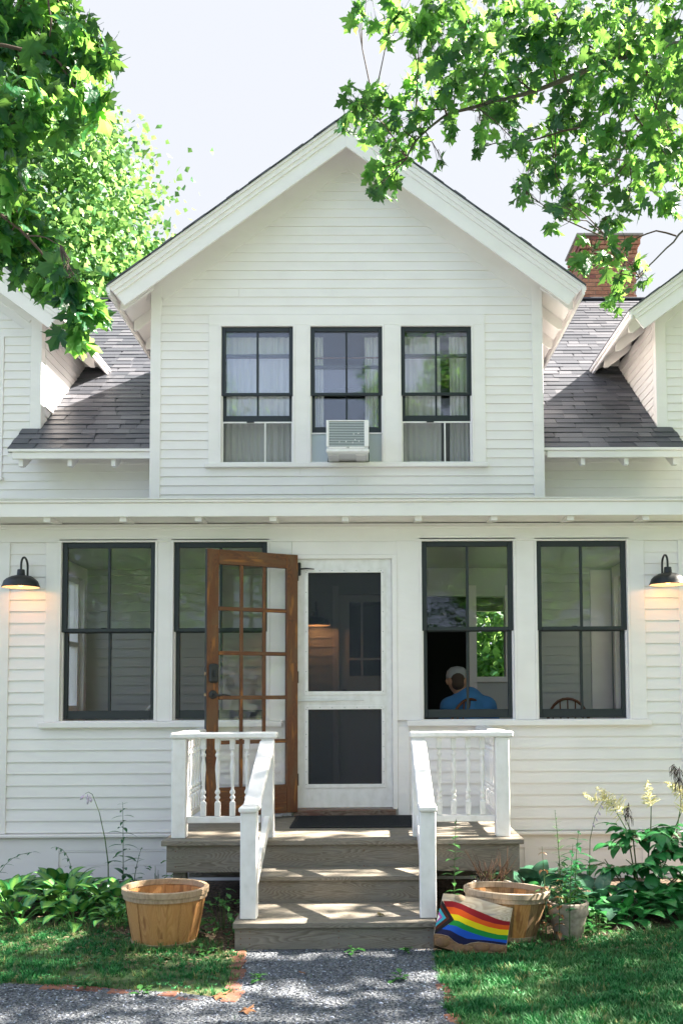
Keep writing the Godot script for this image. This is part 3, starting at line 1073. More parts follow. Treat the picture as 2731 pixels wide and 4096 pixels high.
func build_doors() -> void:
	# door frame and threshold
	var f := part(house, "door_frame", null, M.white)
	var fg := geo()
	fg.box(Vector3(-0.66, 0.60, -0.12), Vector3(-0.619, 2.764, 0.03))
	fg.box(Vector3(0.194, 0.60, -0.12), Vector3(0.235, 2.764, 0.03))
	fg.box(Vector3(-0.6185, 2.731, -0.12), Vector3(0.1935, 2.764, 0.03))
	f.mesh = fg.mesh()
	part(f, "threshold", box(Vector3(-0.64, 0.546, -0.12), Vector3(0.215, 0.599, 0.085), 0.006), M.threshold)
	# white screen door
	var s := part(house, "screen_door", null, M.rail_white)
	var g := geo()
	for q in [[-0.614, -0.525, 0.612, 2.728], [0.10, 0.190, 0.612, 2.728], [-0.5245, 0.0995, 0.612, 0.808], [-0.5245, 0.0995, 1.442, 1.594], [-0.5245, 0.0995, 2.614, 2.728]]:
		g.box(Vector3(q[0], q[2], -0.035), Vector3(q[1], q[3], 0.0))
	s.mesh = g.mesh()
	for q in [[0.808, 1.442], [1.594, 2.614]]:
		part(s, "insect_screen", box(Vector3(-0.5245, q[0], -0.018), Vector3(0.0995, q[1], -0.0165)), M.screen)
		var tg := geo()
		for r in [[-0.556, -0.524, q[0] - 0.031, q[1] + 0.031], [0.099, 0.131, q[0] - 0.031, q[1] + 0.031], [-0.5239, 0.0989, q[0] - 0.031, q[0] + 0.001], [-0.5239, 0.0989, q[1] - 0.001, q[1] + 0.031]]:
			tg.rbox(Vector3(r[0], r[2], 0.0005), Vector3(r[1], r[3], 0.008), 0.002)
		var tr := part(s, "screen_moulding", tg.mesh(), M.rail_white)
		var nails := geo()
		for k in 7:
			var yy: float = lerpf(q[0], q[1], k / 6.0)
			for xx in [-0.54, 0.115]:
				nails.box(Vector3(xx - 0.003, yy - 0.003, 0.008), Vector3(xx + 0.003, yy + 0.003, 0.0092))
			nails.box(Vector3(lerpf(-0.53, 0.10, k / 6.0) - 0.003, q[1] + 0.013, 0.008), Vector3(lerpf(-0.53, 0.10, k / 6.0) + 0.003, q[1] + 0.019, 0.0092))
		part(s, "nail_heads", nails.mesh(), M.fin).set_meta("kind", "stuff")
	var rod := geo()
	rod.tube([Vector3(-0.63, 1.517, 0.022), Vector3(-0.05, 1.520, 0.022)], [0.005], 8)
	rod.tube([Vector3(-0.63, 1.517, 0.022), Vector3(-0.30, 1.518, 0.022)], [0.008], 8)
	part(s, "door_closer", rod.mesh(), M.grey_plastic)
	var hook := geo()
	hook.rbox(Vector3(-0.612, 2.585, 0.002), Vector3(-0.585, 2.70, 0.03), 0.008)
	hook.tube([Vector3(-0.60, 2.64, 0.03), Vector3(-0.54, 2.645, 0.036), Vector3(-0.47, 2.64, 0.034)], [0.008, 0.007, 0.004], 8)
	part(s, "closer_bracket", hook.mesh(), M.iron)
	# wooden door with fifteen panes, swung wide open on its left hinges
	var d := Node3D.new()
	d.position = Vector3(-0.625, 0.585, 0.055)
	d.rotation.y = PI + 0.505          # local x runs from the hinge to the free edge
	put(house, d, "wooden_door")
	d.set_meta("label", "open reddish wooden door with fifteen panes")
	var W := 0.805
	var H := 2.17
	# local z < 0 is the side that faces us
	var zf := -0.042
	for q in [["stile", 0.0, 0.10, 0.0, H], ["stile", W - 0.10, W, 0.0, H]]:
		part(d, q[0], box(Vector3(q[1], q[3], zf), Vector3(q[2], q[4], -0.006), 0.003), M.door[1 if q[1] > 0.1 else 0])
	var rows := [0.255, 0.63, 1.0, 1.37, 1.74]
	part(d, "rail", box(Vector3(0.1005, 0.0, zf + 0.001), Vector3(W - 0.1005, 0.235, -0.007), 0.003), M.door[0])
	part(d, "rail", box(Vector3(0.1005, 2.05, zf + 0.001), Vector3(W - 0.1005, H, -0.007), 0.003), M.door[1])
	var cols := [0.1005, 0.302, 0.5035, W - 0.1005]
	for k in 4:
		var yb: float = 0.235 + 0.363 * (k + 1)
		part(d, "muntin", box(Vector3(0.1005, yb - 0.016, zf + 0.004), Vector3(W - 0.1005, yb + 0.016, -0.009), 0.004), M.door[0])
	for k in [1, 2]:
		part(d, "muntin", box(Vector3(cols[k] - 0.014, 0.2355, zf + 0.006), Vector3(cols[k] + 0.014, 2.0495, -0.011), 0.004), M.door[0])
	for r in 5:
		for k in 3:
			part(d, "pane", box(Vector3(cols[k] + 0.013, 0.235 + 0.363 * r + 0.014, -0.024), Vector3(cols[k + 1] - 0.013, 0.235 + 0.363 * (r + 1) - 0.014, -0.021)), M.glass)
	var eg := geo()      # outer side and edge, painted black
	eg.box(Vector3(W + 0.0005, 0.0, zf + 0.004), Vector3(W + 0.003, H, 0.0))
	for q in [[0.0, 0.10, 0.0, H], [W - 0.10, W, 0.0, H], [0.10, W - 0.10, 0.0, 0.235], [0.10, W - 0.10, 2.05, H]]:
		eg.box(Vector3(q[0], q[2], -0.0055), Vector3(q[1], q[3], 0.0))
	part(d, "black_outer_face", eg.mesh(), M.black)
	var hw := geo()
	hw.rbox(Vector3(W - 0.092, 1.08, zf - 0.03), Vector3(W - 0.012, 1.235, zf - 0.0005), 0.014)
	hw.rbox(Vector3(W - 0.06, 1.13, zf - 0.05), Vector3(W - 0.045, 1.18, zf - 0.03), 0.005)
	part(d, "deadbolt", hw.mesh(), M.iron)
	var lv := geo()
	lv.t = Transform3D(Basis(Vector3.RIGHT, -PI / 2), Vector3(W - 0.052, 0.985, zf))
	lv.lathe([Vector2(0.036, 0.0), Vector2(0.036, 0.008), Vector2(0.03, 0.014), Vector2(0.013, 0.016), Vector2(0.012, 0.05), Vector2(0.0, 0.052)], 20)
	lv.t = Transform3D()
	var lz := zf - 0.048
	lv.tube([Vector3(W - 0.052, 0.985, lz), Vector3(W - 0.09, 0.978, lz), Vector3(W - 0.125, 0.985, lz), Vector3(W - 0.16, 0.980, lz), Vector3(W - 0.185, 0.976, lz + 0.005)], [0.012, 0.008, 0.007, 0.006, 0.004], 8)
	part(d, "handle", lv.mesh(), M.iron)
	for yy in [1.155, 0.985]:
		part(d, "latch_bolt", box(Vector3(W + 0.003, yy - 0.012, zf + 0.013), Vector3(W + 0.012, yy + 0.012, zf + 0.028)), M.hoop)
	for yy in [0.22, 1.08, 1.95]:
		part(d, "hinge", box(Vector3(-0.012, yy, -0.03), Vector3(-0.0005, yy + 0.1, 0.0)), M.iron)


func build_inside() -> void:
	var z := UPPER
	# porch room
	var r := part(house, "porch_floor", box(Vector3(-3.03, 0.50, z), Vector3(2.62, 0.595, -0.131)), M.deck[0])
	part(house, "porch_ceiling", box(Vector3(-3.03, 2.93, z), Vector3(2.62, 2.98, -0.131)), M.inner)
	var holes := [Rect2(0.42, 0.6, 0.65, 2.03), Rect2(1.15, 1.755, 0.31, 0.868), Rect2(-0.33, 0.6, 0.60, 2.05)]
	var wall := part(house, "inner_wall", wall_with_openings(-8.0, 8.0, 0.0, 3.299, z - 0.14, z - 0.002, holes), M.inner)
	for k in 24:
		var y := 0.60 + 0.0985 * k
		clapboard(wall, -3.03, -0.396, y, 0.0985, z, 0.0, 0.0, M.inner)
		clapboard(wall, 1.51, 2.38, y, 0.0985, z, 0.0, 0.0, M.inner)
	for q in [[-0.395, -0.331, 0.6, 2.74], [0.271, 0.419, 0.6, 2.74], [1.071, 1.149, 0.6, 2.74], [1.461, 1.508, 1.70, 2.74], [2.382, 2.60, 0.6, 2.90]]:
		part(wall, "casing", box(Vector3(q[0], q[2], z - 0.001), Vector3(q[1], q[3], z + 0.026)), M.white)
	part(wall, "window_sill", box(Vector3(1.1495, 1.70, z - 0.001), Vector3(1.4605, 1.754, z + 0.04)), M.white)
	# the glazed white door between porch and house, behind the screen
	var d := part(house, "inner_door", null, M.white)
	var g := geo()
	for q in [[-0.329, -0.217, 0.605, 2.645], [0.165, 0.269, 0.605, 2.645], [-0.2165, 0.1645, 0.605, 1.77], [-0.2165, 0.1645, 2.57, 2.645], [-0.093, -0.071, 1.7705, 2.5695]]:
		g.box(Vector3(q[0], q[2], z - 0.07), Vector3(q[1], q[3], z - 0.03))
	g.box(Vector3(-0.2165, 1.94, z - 0.069), Vector3(-0.0935, 1.965, z - 0.031))
	g.box(Vector3(-0.0705, 1.94, z - 0.069), Vector3(0.1645, 1.965, z - 0.031))
	d.mesh = g.mesh()
	part(d, "pane", box(Vector3(-0.2165, 1.77, z - 0.052), Vector3(0.1645, 2.57, z - 0.049)), M.glass)
	var kn := geo()
	kn.t = Transform3D(Basis(Vector3.RIGHT, PI / 2), Vector3(-0.27, 1.60, z - 0.03))
	kn.lathe([Vector2(0.03, 0.0), Vector2(0.02, 0.02), Vector2(0.012, 0.03), Vector2(0.012, 0.045), Vector2(0.03, 0.055), Vector2(0.03, 0.07), Vector2(0.0, 0.082)], 16)
	part(d, "handle", kn.mesh(), M.iron)
	# shell of the rooms behind
	var sh := geo()
	sh.box(Vector3(-8.0, 3.30, -10.9), Vector3(-2.3, 3.35, z - 0.141))
	sh.box(Vector3(-2.3, 3.30, -10.9), Vector3(8.0, 3.35, -2.9))
	sh.box(Vector3(-8.2, 0.0, -12.0), Vector3(-8.0, 7.0, z))
	sh.box(Vector3(8.0, 0.0, -12.0), Vector3(8.2, 7.0, z))
	sh.box(Vector3(-8.0, 0.40, -10.9), Vector3(8.0, 0.59, z - 0.141))
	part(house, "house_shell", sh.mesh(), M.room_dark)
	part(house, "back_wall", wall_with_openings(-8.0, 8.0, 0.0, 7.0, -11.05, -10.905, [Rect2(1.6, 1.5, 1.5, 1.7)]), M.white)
	part(house, "dark_panel", box(Vector3(0.3005, 0.6, -4.1), Vector3(1.33, 3.29, -4.0)), M.room_dark)  # added panel, coloured dark so the doorway reads black
	part(house, "dark_panel", box(Vector3(0.2, 0.6, -10.9), Vector3(0.3, 3.29, -2.5)), M.room_dark)
	# upstairs room
	var up := geo()
	up.box(Vector3(-2.34, 3.36, -5.6), Vector3(-2.26, 6.0, z - 0.141))
	up.box(Vector3(1.80, 3.36, -5.6), Vector3(1.88, 6.0, z - 0.141))
	up.box(Vector3(-2.259, 3.36, -5.6), Vector3(1.799, 5.95, -5.5))
	up.box(Vector3(-2.259, 5.951, -5.6), Vector3(1.799, 6.0, z - 0.141))
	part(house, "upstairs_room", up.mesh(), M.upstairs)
	r.set_meta("label", "wooden floor of the glazed porch")


# ---------------------------------------------------------------- ground
func sheet(poly: PackedVector2Array, y: float) -> ArrayMesh:
	# a flat piece of ground from (x, z) corners
	var g := geo(false)
	var tr := Geometry2D.triangulate_polygon(poly)
	for i in range(0, tr.size(), 3):
		var a := poly[tr[i]]
		var b := poly[tr[i + 1]]
		var d := poly[tr[i + 2]]
		if (b - a).cross(d - a) > 0:
			var keep := b
			b = d
			d = keep
		g.tri(Vector3(a.x, y, a.y), Vector3(b.x, y, b.y), Vector3(d.x, y, d.y), a, b, d)
	return g.mesh()


var gravel_poly := PackedVector2Array([Vector2(-30, 2.95), Vector2(-2.6, 2.95), Vector2(-2.02, 2.99), Vector2(-1.6, 3.07), Vector2(-1.03, 3.19), Vector2(-0.72, 3.30), Vector2(-0.73, 2.85), Vector2(-0.77, 2.24), Vector2(0.40, 2.24), Vector2(0.37, 2.62), Vector2(0.385, 3.12), Vector2(0.37, 3.55), Vector2(0.42, 3.75), Vector2(0.7, 4.1), Vector2(2.0, 4.5), Vector2(30, 4.8), Vector2(30, 11), Vector2(-30, 11)])
var bed_left := PackedVector2Array([Vector2(-4.5, -0.1), Vector2(-0.80, -0.1), Vector2(-0.80, 2.3), Vector2(-1.05, 2.42), Vector2(-1.25, 2.3), Vector2(-1.62, 1.9), Vector2(-2.0, 1.66), Vector2(-2.5, 1.62), Vector2(-4.5, 1.6)])
var bed_right := PackedVector2Array([Vector2(0.36, -0.1), Vector2(5.0, -0.1), Vector2(5.0, 1.6), Vector2(2.6, 1.80), Vector2(1.9, 1.92), Vector2(1.4, 2.18), Vector2(0.9, 2.3), Vector2(0.5, 2.42), Vector2(0.38, 2.42)])


func build_ground() -> void:
	var far := PackedVector2Array([Vector2(-160, -160), Vector2(160, -160), Vector2(160, 160), Vector2(-160, 160)])
	ground_piece("lawn", sheet(far, 0.0), M.turf)
	ground_piece("gravel_drive", sheet(gravel_poly, 0.004), M.gravel)
	ground_piece("planting_bed", sheet(bed_left, 0.008), M.soil)
	ground_piece("planting_bed", sheet(bed_right, 0.008), M.soil)
	# loose stones on the drive
	var st := Geo.new()
	var pts := [Vector3(1, 0, 0), Vector3(0.35, 0.1, 0.8), Vector3(-0.7, 0, 0.6), Vector3(-0.9, 0.1, -0.4), Vector3(0.2, -0.05, -0.85), Vector3(0.15, 0.62, 0.05)]
	for i in 5:
		st.tri(pts[i], pts[5], pts[(i + 1) % 5])
	var stone := st.mesh()
	var spots := []
	var tints := []
	for i in 52000:
		var p := Vector2(rng.randf_range(-2.6, 1.1), rng.randf_range(2.24, 4.35))
		if i >= 44000:
			p = Vector2(rng.randf_range(-5, 4), rng.randf_range(3.1, 9.0))
		if not Geometry2D.is_point_in_polygon(p, gravel_poly):
			continue
		if rng.randf() < 0.35 and absf(p.x + 0.2) < 0.9 and p.y < 2.6:
			continue
		var s := rng.randf_range(0.0035, 0.0085) * (1.5 if rng.randf() < 0.08 else 1.0)
		var b := Basis.from_euler(Vector3(rng.randf_range(-0.5, 0.5), rng.randf() * TAU, rng.randf_range(-0.5, 0.5))).scaled(Vector3(s, s * rng.randf_range(0.6, 1.1), s * rng.randf_range(0.6, 1.0)))
		spots.append(Transform3D(b, Vector3(p.x, 0.004 + s * 0.2, p.y)))
		var k := rng.randf()
		var tone := rng.randf_range(0.045, 0.10) if k < 0.60 else (rng.randf_range(0.11, 0.20) if k < 0.93 else rng.randf_range(0.30, 0.5))
		tints.append(Color(tone * 0.88, tone * 0.98, tone * rng.randf_range(1.08, 1.30)))
	var o := scatter(self, "gravel", stone, M.stone, spots, tints)
	tag(o, "loose blue-grey gravel on the drive and path", "gravel")
	# grass
	var gm := Geo.new()
	for i in 9:
		var a := TAU * i / 9.0 + rng.randf() * 0.6
		var lean := rng.randf_range(0.12, 0.75)
		var h := rng.randf_range(0.6, 1.0)
		var dir := Vector3(cos(a), 0, sin(a))
		var side := Vector3(-dir.z, 0, dir.x) * 0.055
		var p0 := dir * rng.randf() * 0.35
		var p1 := p0 + Vector3(0, h * 0.6, 0) + dir * lean * 0.3
		var p2 := p0 + Vector3(0, h, 0) + dir * lean
		gm.quad(p0 - side, p0 + side, p1 + side * 0.8, p1 - side * 0.8)
		gm.tri(p1 - side * 0.8, p1 + side * 0.8, p2)
	var tuft := gm.mesh()
	var patch := noise(1.0, 3, 77)
	spots = []
	tints = []
	for i in 30000:
		var p := Vector2(rng.randf_range(-3.0, 2.6), rng.randf_range(1.55, 4.4))
		if i > 26000:
			p = Vector2(rng.randf_range(-9, 9), rng.randf_range(1.6, 6.0))
		var edge := 0.05 * patch.get_noise_2d(p.x * 6.0, p.y * 6.0)
		if Geometry2D.is_point_in_polygon(p + Vector2(edge, edge), gravel_poly) or Geometry2D.is_point_in_polygon(p + Vector2(0, -edge * 2.0), bed_left) or Geometry2D.is_point_in_polygon(p + Vector2(0, -edge * 2.0), bed_right):
			continue
		if p.y < 1.5 and absf(p.x) < 4.0:
			continue
		var n := patch.get_noise_2d(p.x * 2.2, p.y * 2.2) * 0.5 + 0.5
		var left := p.x < 0.0
		if left and rng.randf() > 0.30 + 0.95 * n:
			continue
		if left and p.x > -1.2 and rng.randf() < 0.45:
			continue
		var s := rng.randf_range(0.022, 0.05) * (0.8 if left else 1.05) * (0.75 + 0.5 * n)
		spots.append(Transform3D(Basis(Vector3.UP, rng.randf() * TAU).scaled(Vector3(s * rng.randf_range(0.8, 1.3), s, s)), Vector3(p.x, 0.0, p.y)))
		var dry := clampf((0.52 - n) * 2.2 + rng.randf_range(-0.15, 0.3), 0.0, 1.0) * (0.75 if left else 0.25)
		if rng.randf() < 0.05:
			dry = 0.9
		tints.append(Color(0.015, 0.150, 0.032).lerp(Color(0.26, 0.26, 0.095), dry) * rng.randf_range(0.75, 1.3))
	o = scatter(self, "grass", tuft, M.grass, spots, tints)
	tag(o, "short patchy lawn grass in front of the beds", "grass")
	# long uncut blades along edges, and clover between
	var bm := Geo.new()
	for i in 4:
		var a := TAU * i / 4.0 + 0.5
		var dir := Vector3(cos(a), 0, sin(a))
		var side := Vector3(-dir.z, 0, dir.x) * 0.028
		var p1 := dir * 0.12 + Vector3(0, 0.6, 0)
		var p2 := dir * (0.45 + 0.1 * i) + Vector3(0, 0.9 - 0.1 * i, 0)
		bm.quad(-side, side, p1 + side * 0.8, p1 - side * 0.8)
		bm.tri(p1 - side * 0.8, p1 + side * 0.8, p2)
	spots = []
	tints = []
	for i in 2600:
		var p := Vector2(rng.randf_range(-3.0, 2.7), 0.0)
		var k := rng.randf()
		if k < 0.45:
			p.y = (1.72 if p.x < -1.55 else 2.30) + rng.randfn() * 0.09 if p.x < -0.9 else 2.06 + rng.randfn() * 0.10
		elif k < 0.6:
			p = Vector2(-1.305, 2.10) + Vector2.from_angle(rng.randf() * PI) * rng.randf_range(0.20, 0.27)
		elif k < 0.7:
			p = Vector2(rng.randf_range(0.36, 1.1), rng.randf_range(2.42, 2.62))
		else:
			p.y = rng.randf_range(1.9, 3.7)
		if Geometry2D.is_point_in_polygon(p, gravel_poly) and rng.randf() < 0.985:
			continue
		if absf(p.x + 0.22) < 0.65 and p.y < 2.4:
			continue
		var s := rng.randf_range(0.035, 0.085) * (1.0 if k < 0.45 else 0.6)
		spots.append(Transform3D(Basis(Vector3.UP, rng.randf() * TAU).scaled(Vector3(s, s, s)), Vector3(p.x, 0.0, p.y)))
		tints.append(Color(0.02, 0.17, 0.035).lerp(Color(0.28, 0.26, 0.11), 0.8 if rng.randf() < 0.12 else rng.randf() * 0.3) * rng.randf_range(0.8, 1.25))
	o = scatter(self, "long_grass", bm.mesh(), M.grass, spots, tints)
	tag(o, "longer uncut grass blades along the edges of beds and baskets", "grass")
	var cm := Geo.new()
	for i in 3:
		var a := TAU * i / 3.0
		var c := Vector3(cos(a), 0.9, sin(a)) 
		var d := Vector3(-sin(a), 0, cos(a))
		cm.quad(Vector3(0, 0.8, 0), c * 0.6 + d * 0.5, c * 1.15, c * 0.6 - d * 0.5)
	spots = []
	tints = []
	for i in 3200:
		var p := Vector2(rng.randf_range(-2.9, 2.6), rng.randf_range(1.7, 3.6))
		if Geometry2D.is_point_in_polygon(p, gravel_poly) or patch.get_noise_2d(p.x * 2.7 + 30.0, p.y * 2.7) < 0.08:
			continue
		var s := rng.randf_range(0.008, 0.015)
		spots.append(Transform3D(Basis.from_euler(Vector3(rng.randf_range(-0.3, 0.3), rng.randf() * TAU, 0)).scaled(Vector3(s, s * 1.5, s)), Vector3(p.x, 0.006, p.y)))
		tints.append(Color(0.03, 0.19, 0.055) * rng.randf_range(0.7, 1.3))
	o = scatter(self, "clover", cm.mesh(), M.grass, spots, tints)
	tag(o, "clover patches growing in the lawn", "clover")
	# litter of dead leaf scraps and chips on the beds
	var lg := Geo.new()
	lg.quad(Vector3(-1, 0, -0.4), Vector3(-0.6, 0.1, 0.5), Vector3(1, 0, 0.35), Vector3(0.5, 0.25, -0.5))
	spots = []
	tints = []
	for i in 5200:
		var left := i % 2 == 0
		var p := Vector2(rng.randf_range(-2.9, -0.8), rng.randf_range(0.9, 2.75)) if left else Vector2(rng.randf_range(0.4, 2.7), rng.randf_range(1.2, 2.4))
		if left and (p.y > 2.35 and p.x < -1.7):
			continue
		var s := rng.randf_range(0.006, 0.018)
		spots.append(Transform3D(Basis.from_euler(Vector3(rng.randf_range(-0.4, 0.4), rng.randf() * TAU, rng.randf_range(-0.4, 0.4))).scaled(Vector3(s, s, s)), Vector3(p.x, 0.012, p.y)))
		tints.append(Color(0.12, 0.075, 0.04).lerp(Color(0.36, 0.27, 0.17), rng.randf()) * rng.randf_range(0.4, 1.1))
	o = scatter(self, "leaf_litter", lg.mesh(), M.stone, spots, tints)
	tag(o, "brown leaf litter and chips on the beds", "leaf litter")
	# brick edging of the left lawn
	var e := thing("brick_edging", "sunken red brick edging along the left lawn and the path", "edging")
	for q in [[-0.79, 2.44, 0.1], [-0.775, 2.63, -0.1], [-0.745, 2.86, 0.05], [-0.735, 3.07, 0.0], [-0.715, 3.27, -0.15], [-0.91, 3.29, 1.45], [-1.10, 3.21, 1.42], [-1.29, 3.165, 1.5], [-1.47, 3.12, 1.40], [-1.67, 3.08, 1.52], [-1.88, 3.03, 1.42]]:
		var t := Transform3D(Basis.from_euler(Vector3(rng.randf_range(-0.08, 0.08), q[2], rng.randf_range(-0.08, 0.08))), Vector3(q[0], -0.026 - (rng.randf() * 0.012 if absf(q[2]) > 1.0 else 0.0), q[1]))
		part(e, "brick", box(Vector3(-0.045, -0.03, -0.095), Vector3(0.045, 0.035, 0.095), 0.007), M.brick[4 + rng.randi() % 3], t)
	var e2 := thing("brick_edging", "sunken red brick edging between the path and the right lawn", "edging")
	for q in [[0.385, 3.17, 0.05], [0.40, 3.40, -0.08], [0.395, 3.68, 0.1]]:
		var t := Transform3D(Basis.from_euler(Vector3(0.05, q[2], 0.06)), Vector3(q[0], -0.029, q[1]))
		part(e2, "brick", box(Vector3(-0.04, -0.03, -0.095), Vector3(0.04, 0.035, 0.095), 0.007), M.brick[4 + rng.randi() % 3], t)


# ---------------------------------------------------------------- stoop
func baluster_mesh() -> ArrayMesh:
	var g := geo()
	g.rbox(Vector3(-0.019, 0.0, -0.019), Vector3(0.019, 0.098, 0.019), 0.003)
	g.rbox(Vector3(-0.019, 0.478, -0.019), Vector3(0.019, 0.556, 0.019), 0.003)
	g.lathe([Vector2(0.0185, 0.098), Vector2(0.017, 0.104), Vector2(0.009, 0.110), Vector2(0.010, 0.118), Vector2(0.0185, 0.128), Vector2(0.0185, 0.136), Vector2(0.010, 0.148), Vector2(0.010, 0.154), Vector2(0.0195, 0.165), Vector2(0.0185, 0.178), Vector2(0.010, 0.192), Vector2(0.0095, 0.21), Vector2(0.015, 0.29), Vector2(0.0185, 0.335), Vector2(0.0175, 0.365), Vector2(0.011, 0.41), Vector2(0.010, 0.42), Vector2(0.0185, 0.432), Vector2(0.0185, 0.442), Vector2(0.011, 0.455), Vector2(0.011, 0.464), Vector2(0.0185, 0.478)], 12)
	return g.mesh()


func build_stoop() -> void:
	var s := thing("wooden_stoop", "weathered wooden stoop of three steps with white railings at the front door", "stoop")
	# deck boards run along the house
	var z := 1.418
	var k := 0
	while z > 0.02:
		var w := minf(0.139, z - 0.012)
		var x1 := 1.085
		part(s, "deck_board", box(Vector3(-1.474, 0.503, z - w), Vector3(x1, 0.541 + rng.randf_range(-0.001, 0.001), z), 0.005), M.deck[k % 3])
		z -= 0.144
		k += 1
	part(s, "riser_board", box(Vector3(-1.44, 0.315, 1.348), Vector3(1.055, 0.502, 1.386)), M.deck[1])
	for x in [-1.44, 1.017]:
		part(s, "side_joist", box(Vector3(x, 0.315, 0.03), Vector3(x + 0.038, 0.502, 1.347)), M.deck[2])
	for x in [-1.405, 0.93]:
		part(s, "support_post", box(Vector3(x, 0.0, 1.23), Vector3(x + 0.09, 0.502, 1.32)), M.deck[0])
	part(s, "beam", box(Vector3(-1.40, 0.165, 0.70), Vector3(1.01, 0.314, 0.74)), M.deck[2])
	# second step
	for i in 3:
		part(s, "tread_board", box(Vector3(-0.825, 0.316, 1.756 - 0.124 * (i + 1) + 0.003), Vector3(0.388, 0.351, 1.756 - 0.124 * i), 0.005), M.deck[(i + 1) % 3])
	part(s, "riser_board", box(Vector3(-0.815, 0.168, 1.69), Vector3(0.378, 0.3155, 1.727)), M.deck[2])
	for x in [-0.815, 0.34]:
		part(s, "stringer", box(Vector3(x, 0.168, 1.39), Vector3(x + 0.037, 0.3155, 1.6895)), M.deck[1])
	# bottom step
	for i in 4:
		part(s, "tread_board", box(Vector3(-0.842, 0.136, 2.342 - 0.152 * (i + 1) + 0.004), Vector3(0.398, 0.1725, 2.342 - 0.152 * i), 0.005), M.deck[(i * 2) % 3])
	part(s, "riser_board", box(Vector3(-0.832, 0.006, 2.278), Vector3(0.388, 0.1355, 2.316)), M.deck[0])
	for x in [-0.832, 0.35]:
		part(s, "stringer", box(Vector3(x, 0.006, 1.74), Vector3(x + 0.038, 0.1355, 2.277)), M.deck[1])
	for q in [[-0.30, -0.16], [0.24, 0.36], [-0.76, -0.66]]:
		part(s, "concrete_pad", box(Vector3(q[0], -0.02, 2.22), Vector3(q[1], 0.0055, 2.34), 0.004), M.mortar)
	# screws in the boards
	var sg := geo()
	for x in [-0.80, -0.745, -0.20, 0.35]:
		for y in [0.035, 0.07, 0.11]:
			sg.box(Vector3(x, y, 2.3161), Vector3(x + 0.007, y + 0.007, 2.3171))
	for x in [-1.38, -0.05, 0.9]:
		for y in [0.35, 0.46]:
			sg.box(Vector3(x, y, 1.3861), Vector3(x + 0.008, y + 0.008, 1.3872))
	part(s, "screws", sg.mesh(), M.brown_stem).set_meta("kind", "stuff")
	# railings
	var bal := baluster_mesh()
	for side in [-1, 1]:
		var r := Node3D.new()
		put(s, r, "railing")
		r.set_meta("label", "white railing left of the steps" if side < 0 else "white railing right of the steps")
		var xo := -1.372 if side < 0 else 0.952       # outer newel
		var xi := -0.737 if side < 0 else 0.347       # inner post at the head of the steps
		var zn := 1.262
		part(r, "newel_post", box(Vector3(xo - 0.051, 0.5415, zn - 0.051), Vector3(xo + 0.051, 1.252, zn + 0.051), 0.006), M.rail_white)
		part(r, "inner_post", box(Vector3(xi - 0.044, 0.5415, zn - 0.03), Vector3(xi + 0.044, 1.252, zn + 0.05), 0.006), M.rail_white)
		var a := minf(xo - 0.055, xi - 0.07)
		var b := maxf(xo + 0.055, xi + 0.07)
		if side > 0:
			b = xo + 0.08
			a = xi - 0.062
		else:
			a = xo - 0.062
		part(r, "top_rail", box(Vector3(a, 1.2525, zn - 0.065), Vector3(b, 1.296, zn + 0.07), 0.010), M.rail_white)
		part(r, "bottom_rail", box(Vector3(minf(xo, xi) + 0.0515, 0.645, zn - 0.02), Vector3(maxf(xo, xi) - 0.0515, 0.692, zn + 0.02), 0.005), M.rail_white)
		var xs := [-1.203, -1.10, -0.993, -0.888] if side < 0 else [0.50, 0.604, 0.708, 0.812]
		for x in xs:
			part(r, "baluster", bal, M.rail_white, Transform3D(Basis(), Vector3(x, 0.694, zn)))
		# side rail back to the wall
		part(r, "top_rail", box(Vector3(xo - 0.062, 1.2525, 0.03), Vector3(xo + 0.062, 1.294, zn - 0.0655), 0.010), M.rail_white)
		part(r, "bottom_rail", box(Vector3(xo - 0.02, 0.645, 0.03), Vector3(xo + 0.02, 0.692, zn - 0.0515), 0.005), M.rail_white)
		for i in 9:
			part(r, "baluster", bal, M.rail_white, Transform3D(Basis(), Vector3(xo, 0.694, 1.10 - 0.118 * i)))
		# sloping hand rail down to the bottom post
		var xb := -0.758 if side < 0 else 0.358
		part(r, "bottom_post", box(Vector3(xb - 0.0515, 0.173, 2.155), Vector3(xb + 0.0515, 0.83, 2.255), 0.006), M.rail_white)
		var hg := geo()
		hg.beam(Vector3(xi, 1.222, 1.312), Vector3(xb, 0.838, 2.10), 0.108, 0.04, 0.008)
		hg.rbox(Vector3(xb - 0.060, 0.8305, 2.06), Vector3(xb + 0.060, 0.868, 2.285), 0.010)
		part(r, "hand_rail", hg.mesh(), M.rail_white)
		var lg := geo()
		lg.beam(Vector3(xi, 0.66, 1.31), Vector3(xb, 0.27, 2.155), 0.04, 0.095, 0.004)
		part(r, "sloping_rail", lg.mesh(), M.rail_white)
	var m := part(self, "doormat", box(Vector3(-0.62, 0.542, 0.075), Vector3(0.36, 0.555, 0.80), 0.005), M.mat_rubber)
	tag(m, "black ribbed rubber doormat on the stoop before the screen door", "doormat")
	for i in 12:
		part(m, "rib", box(Vector3(-0.59, 0.5551, 0.11 + 0.056 * i), Vector3(0.33, 0.5585, 0.135 + 0.056 * i), 0.001), M.mat_rubber)


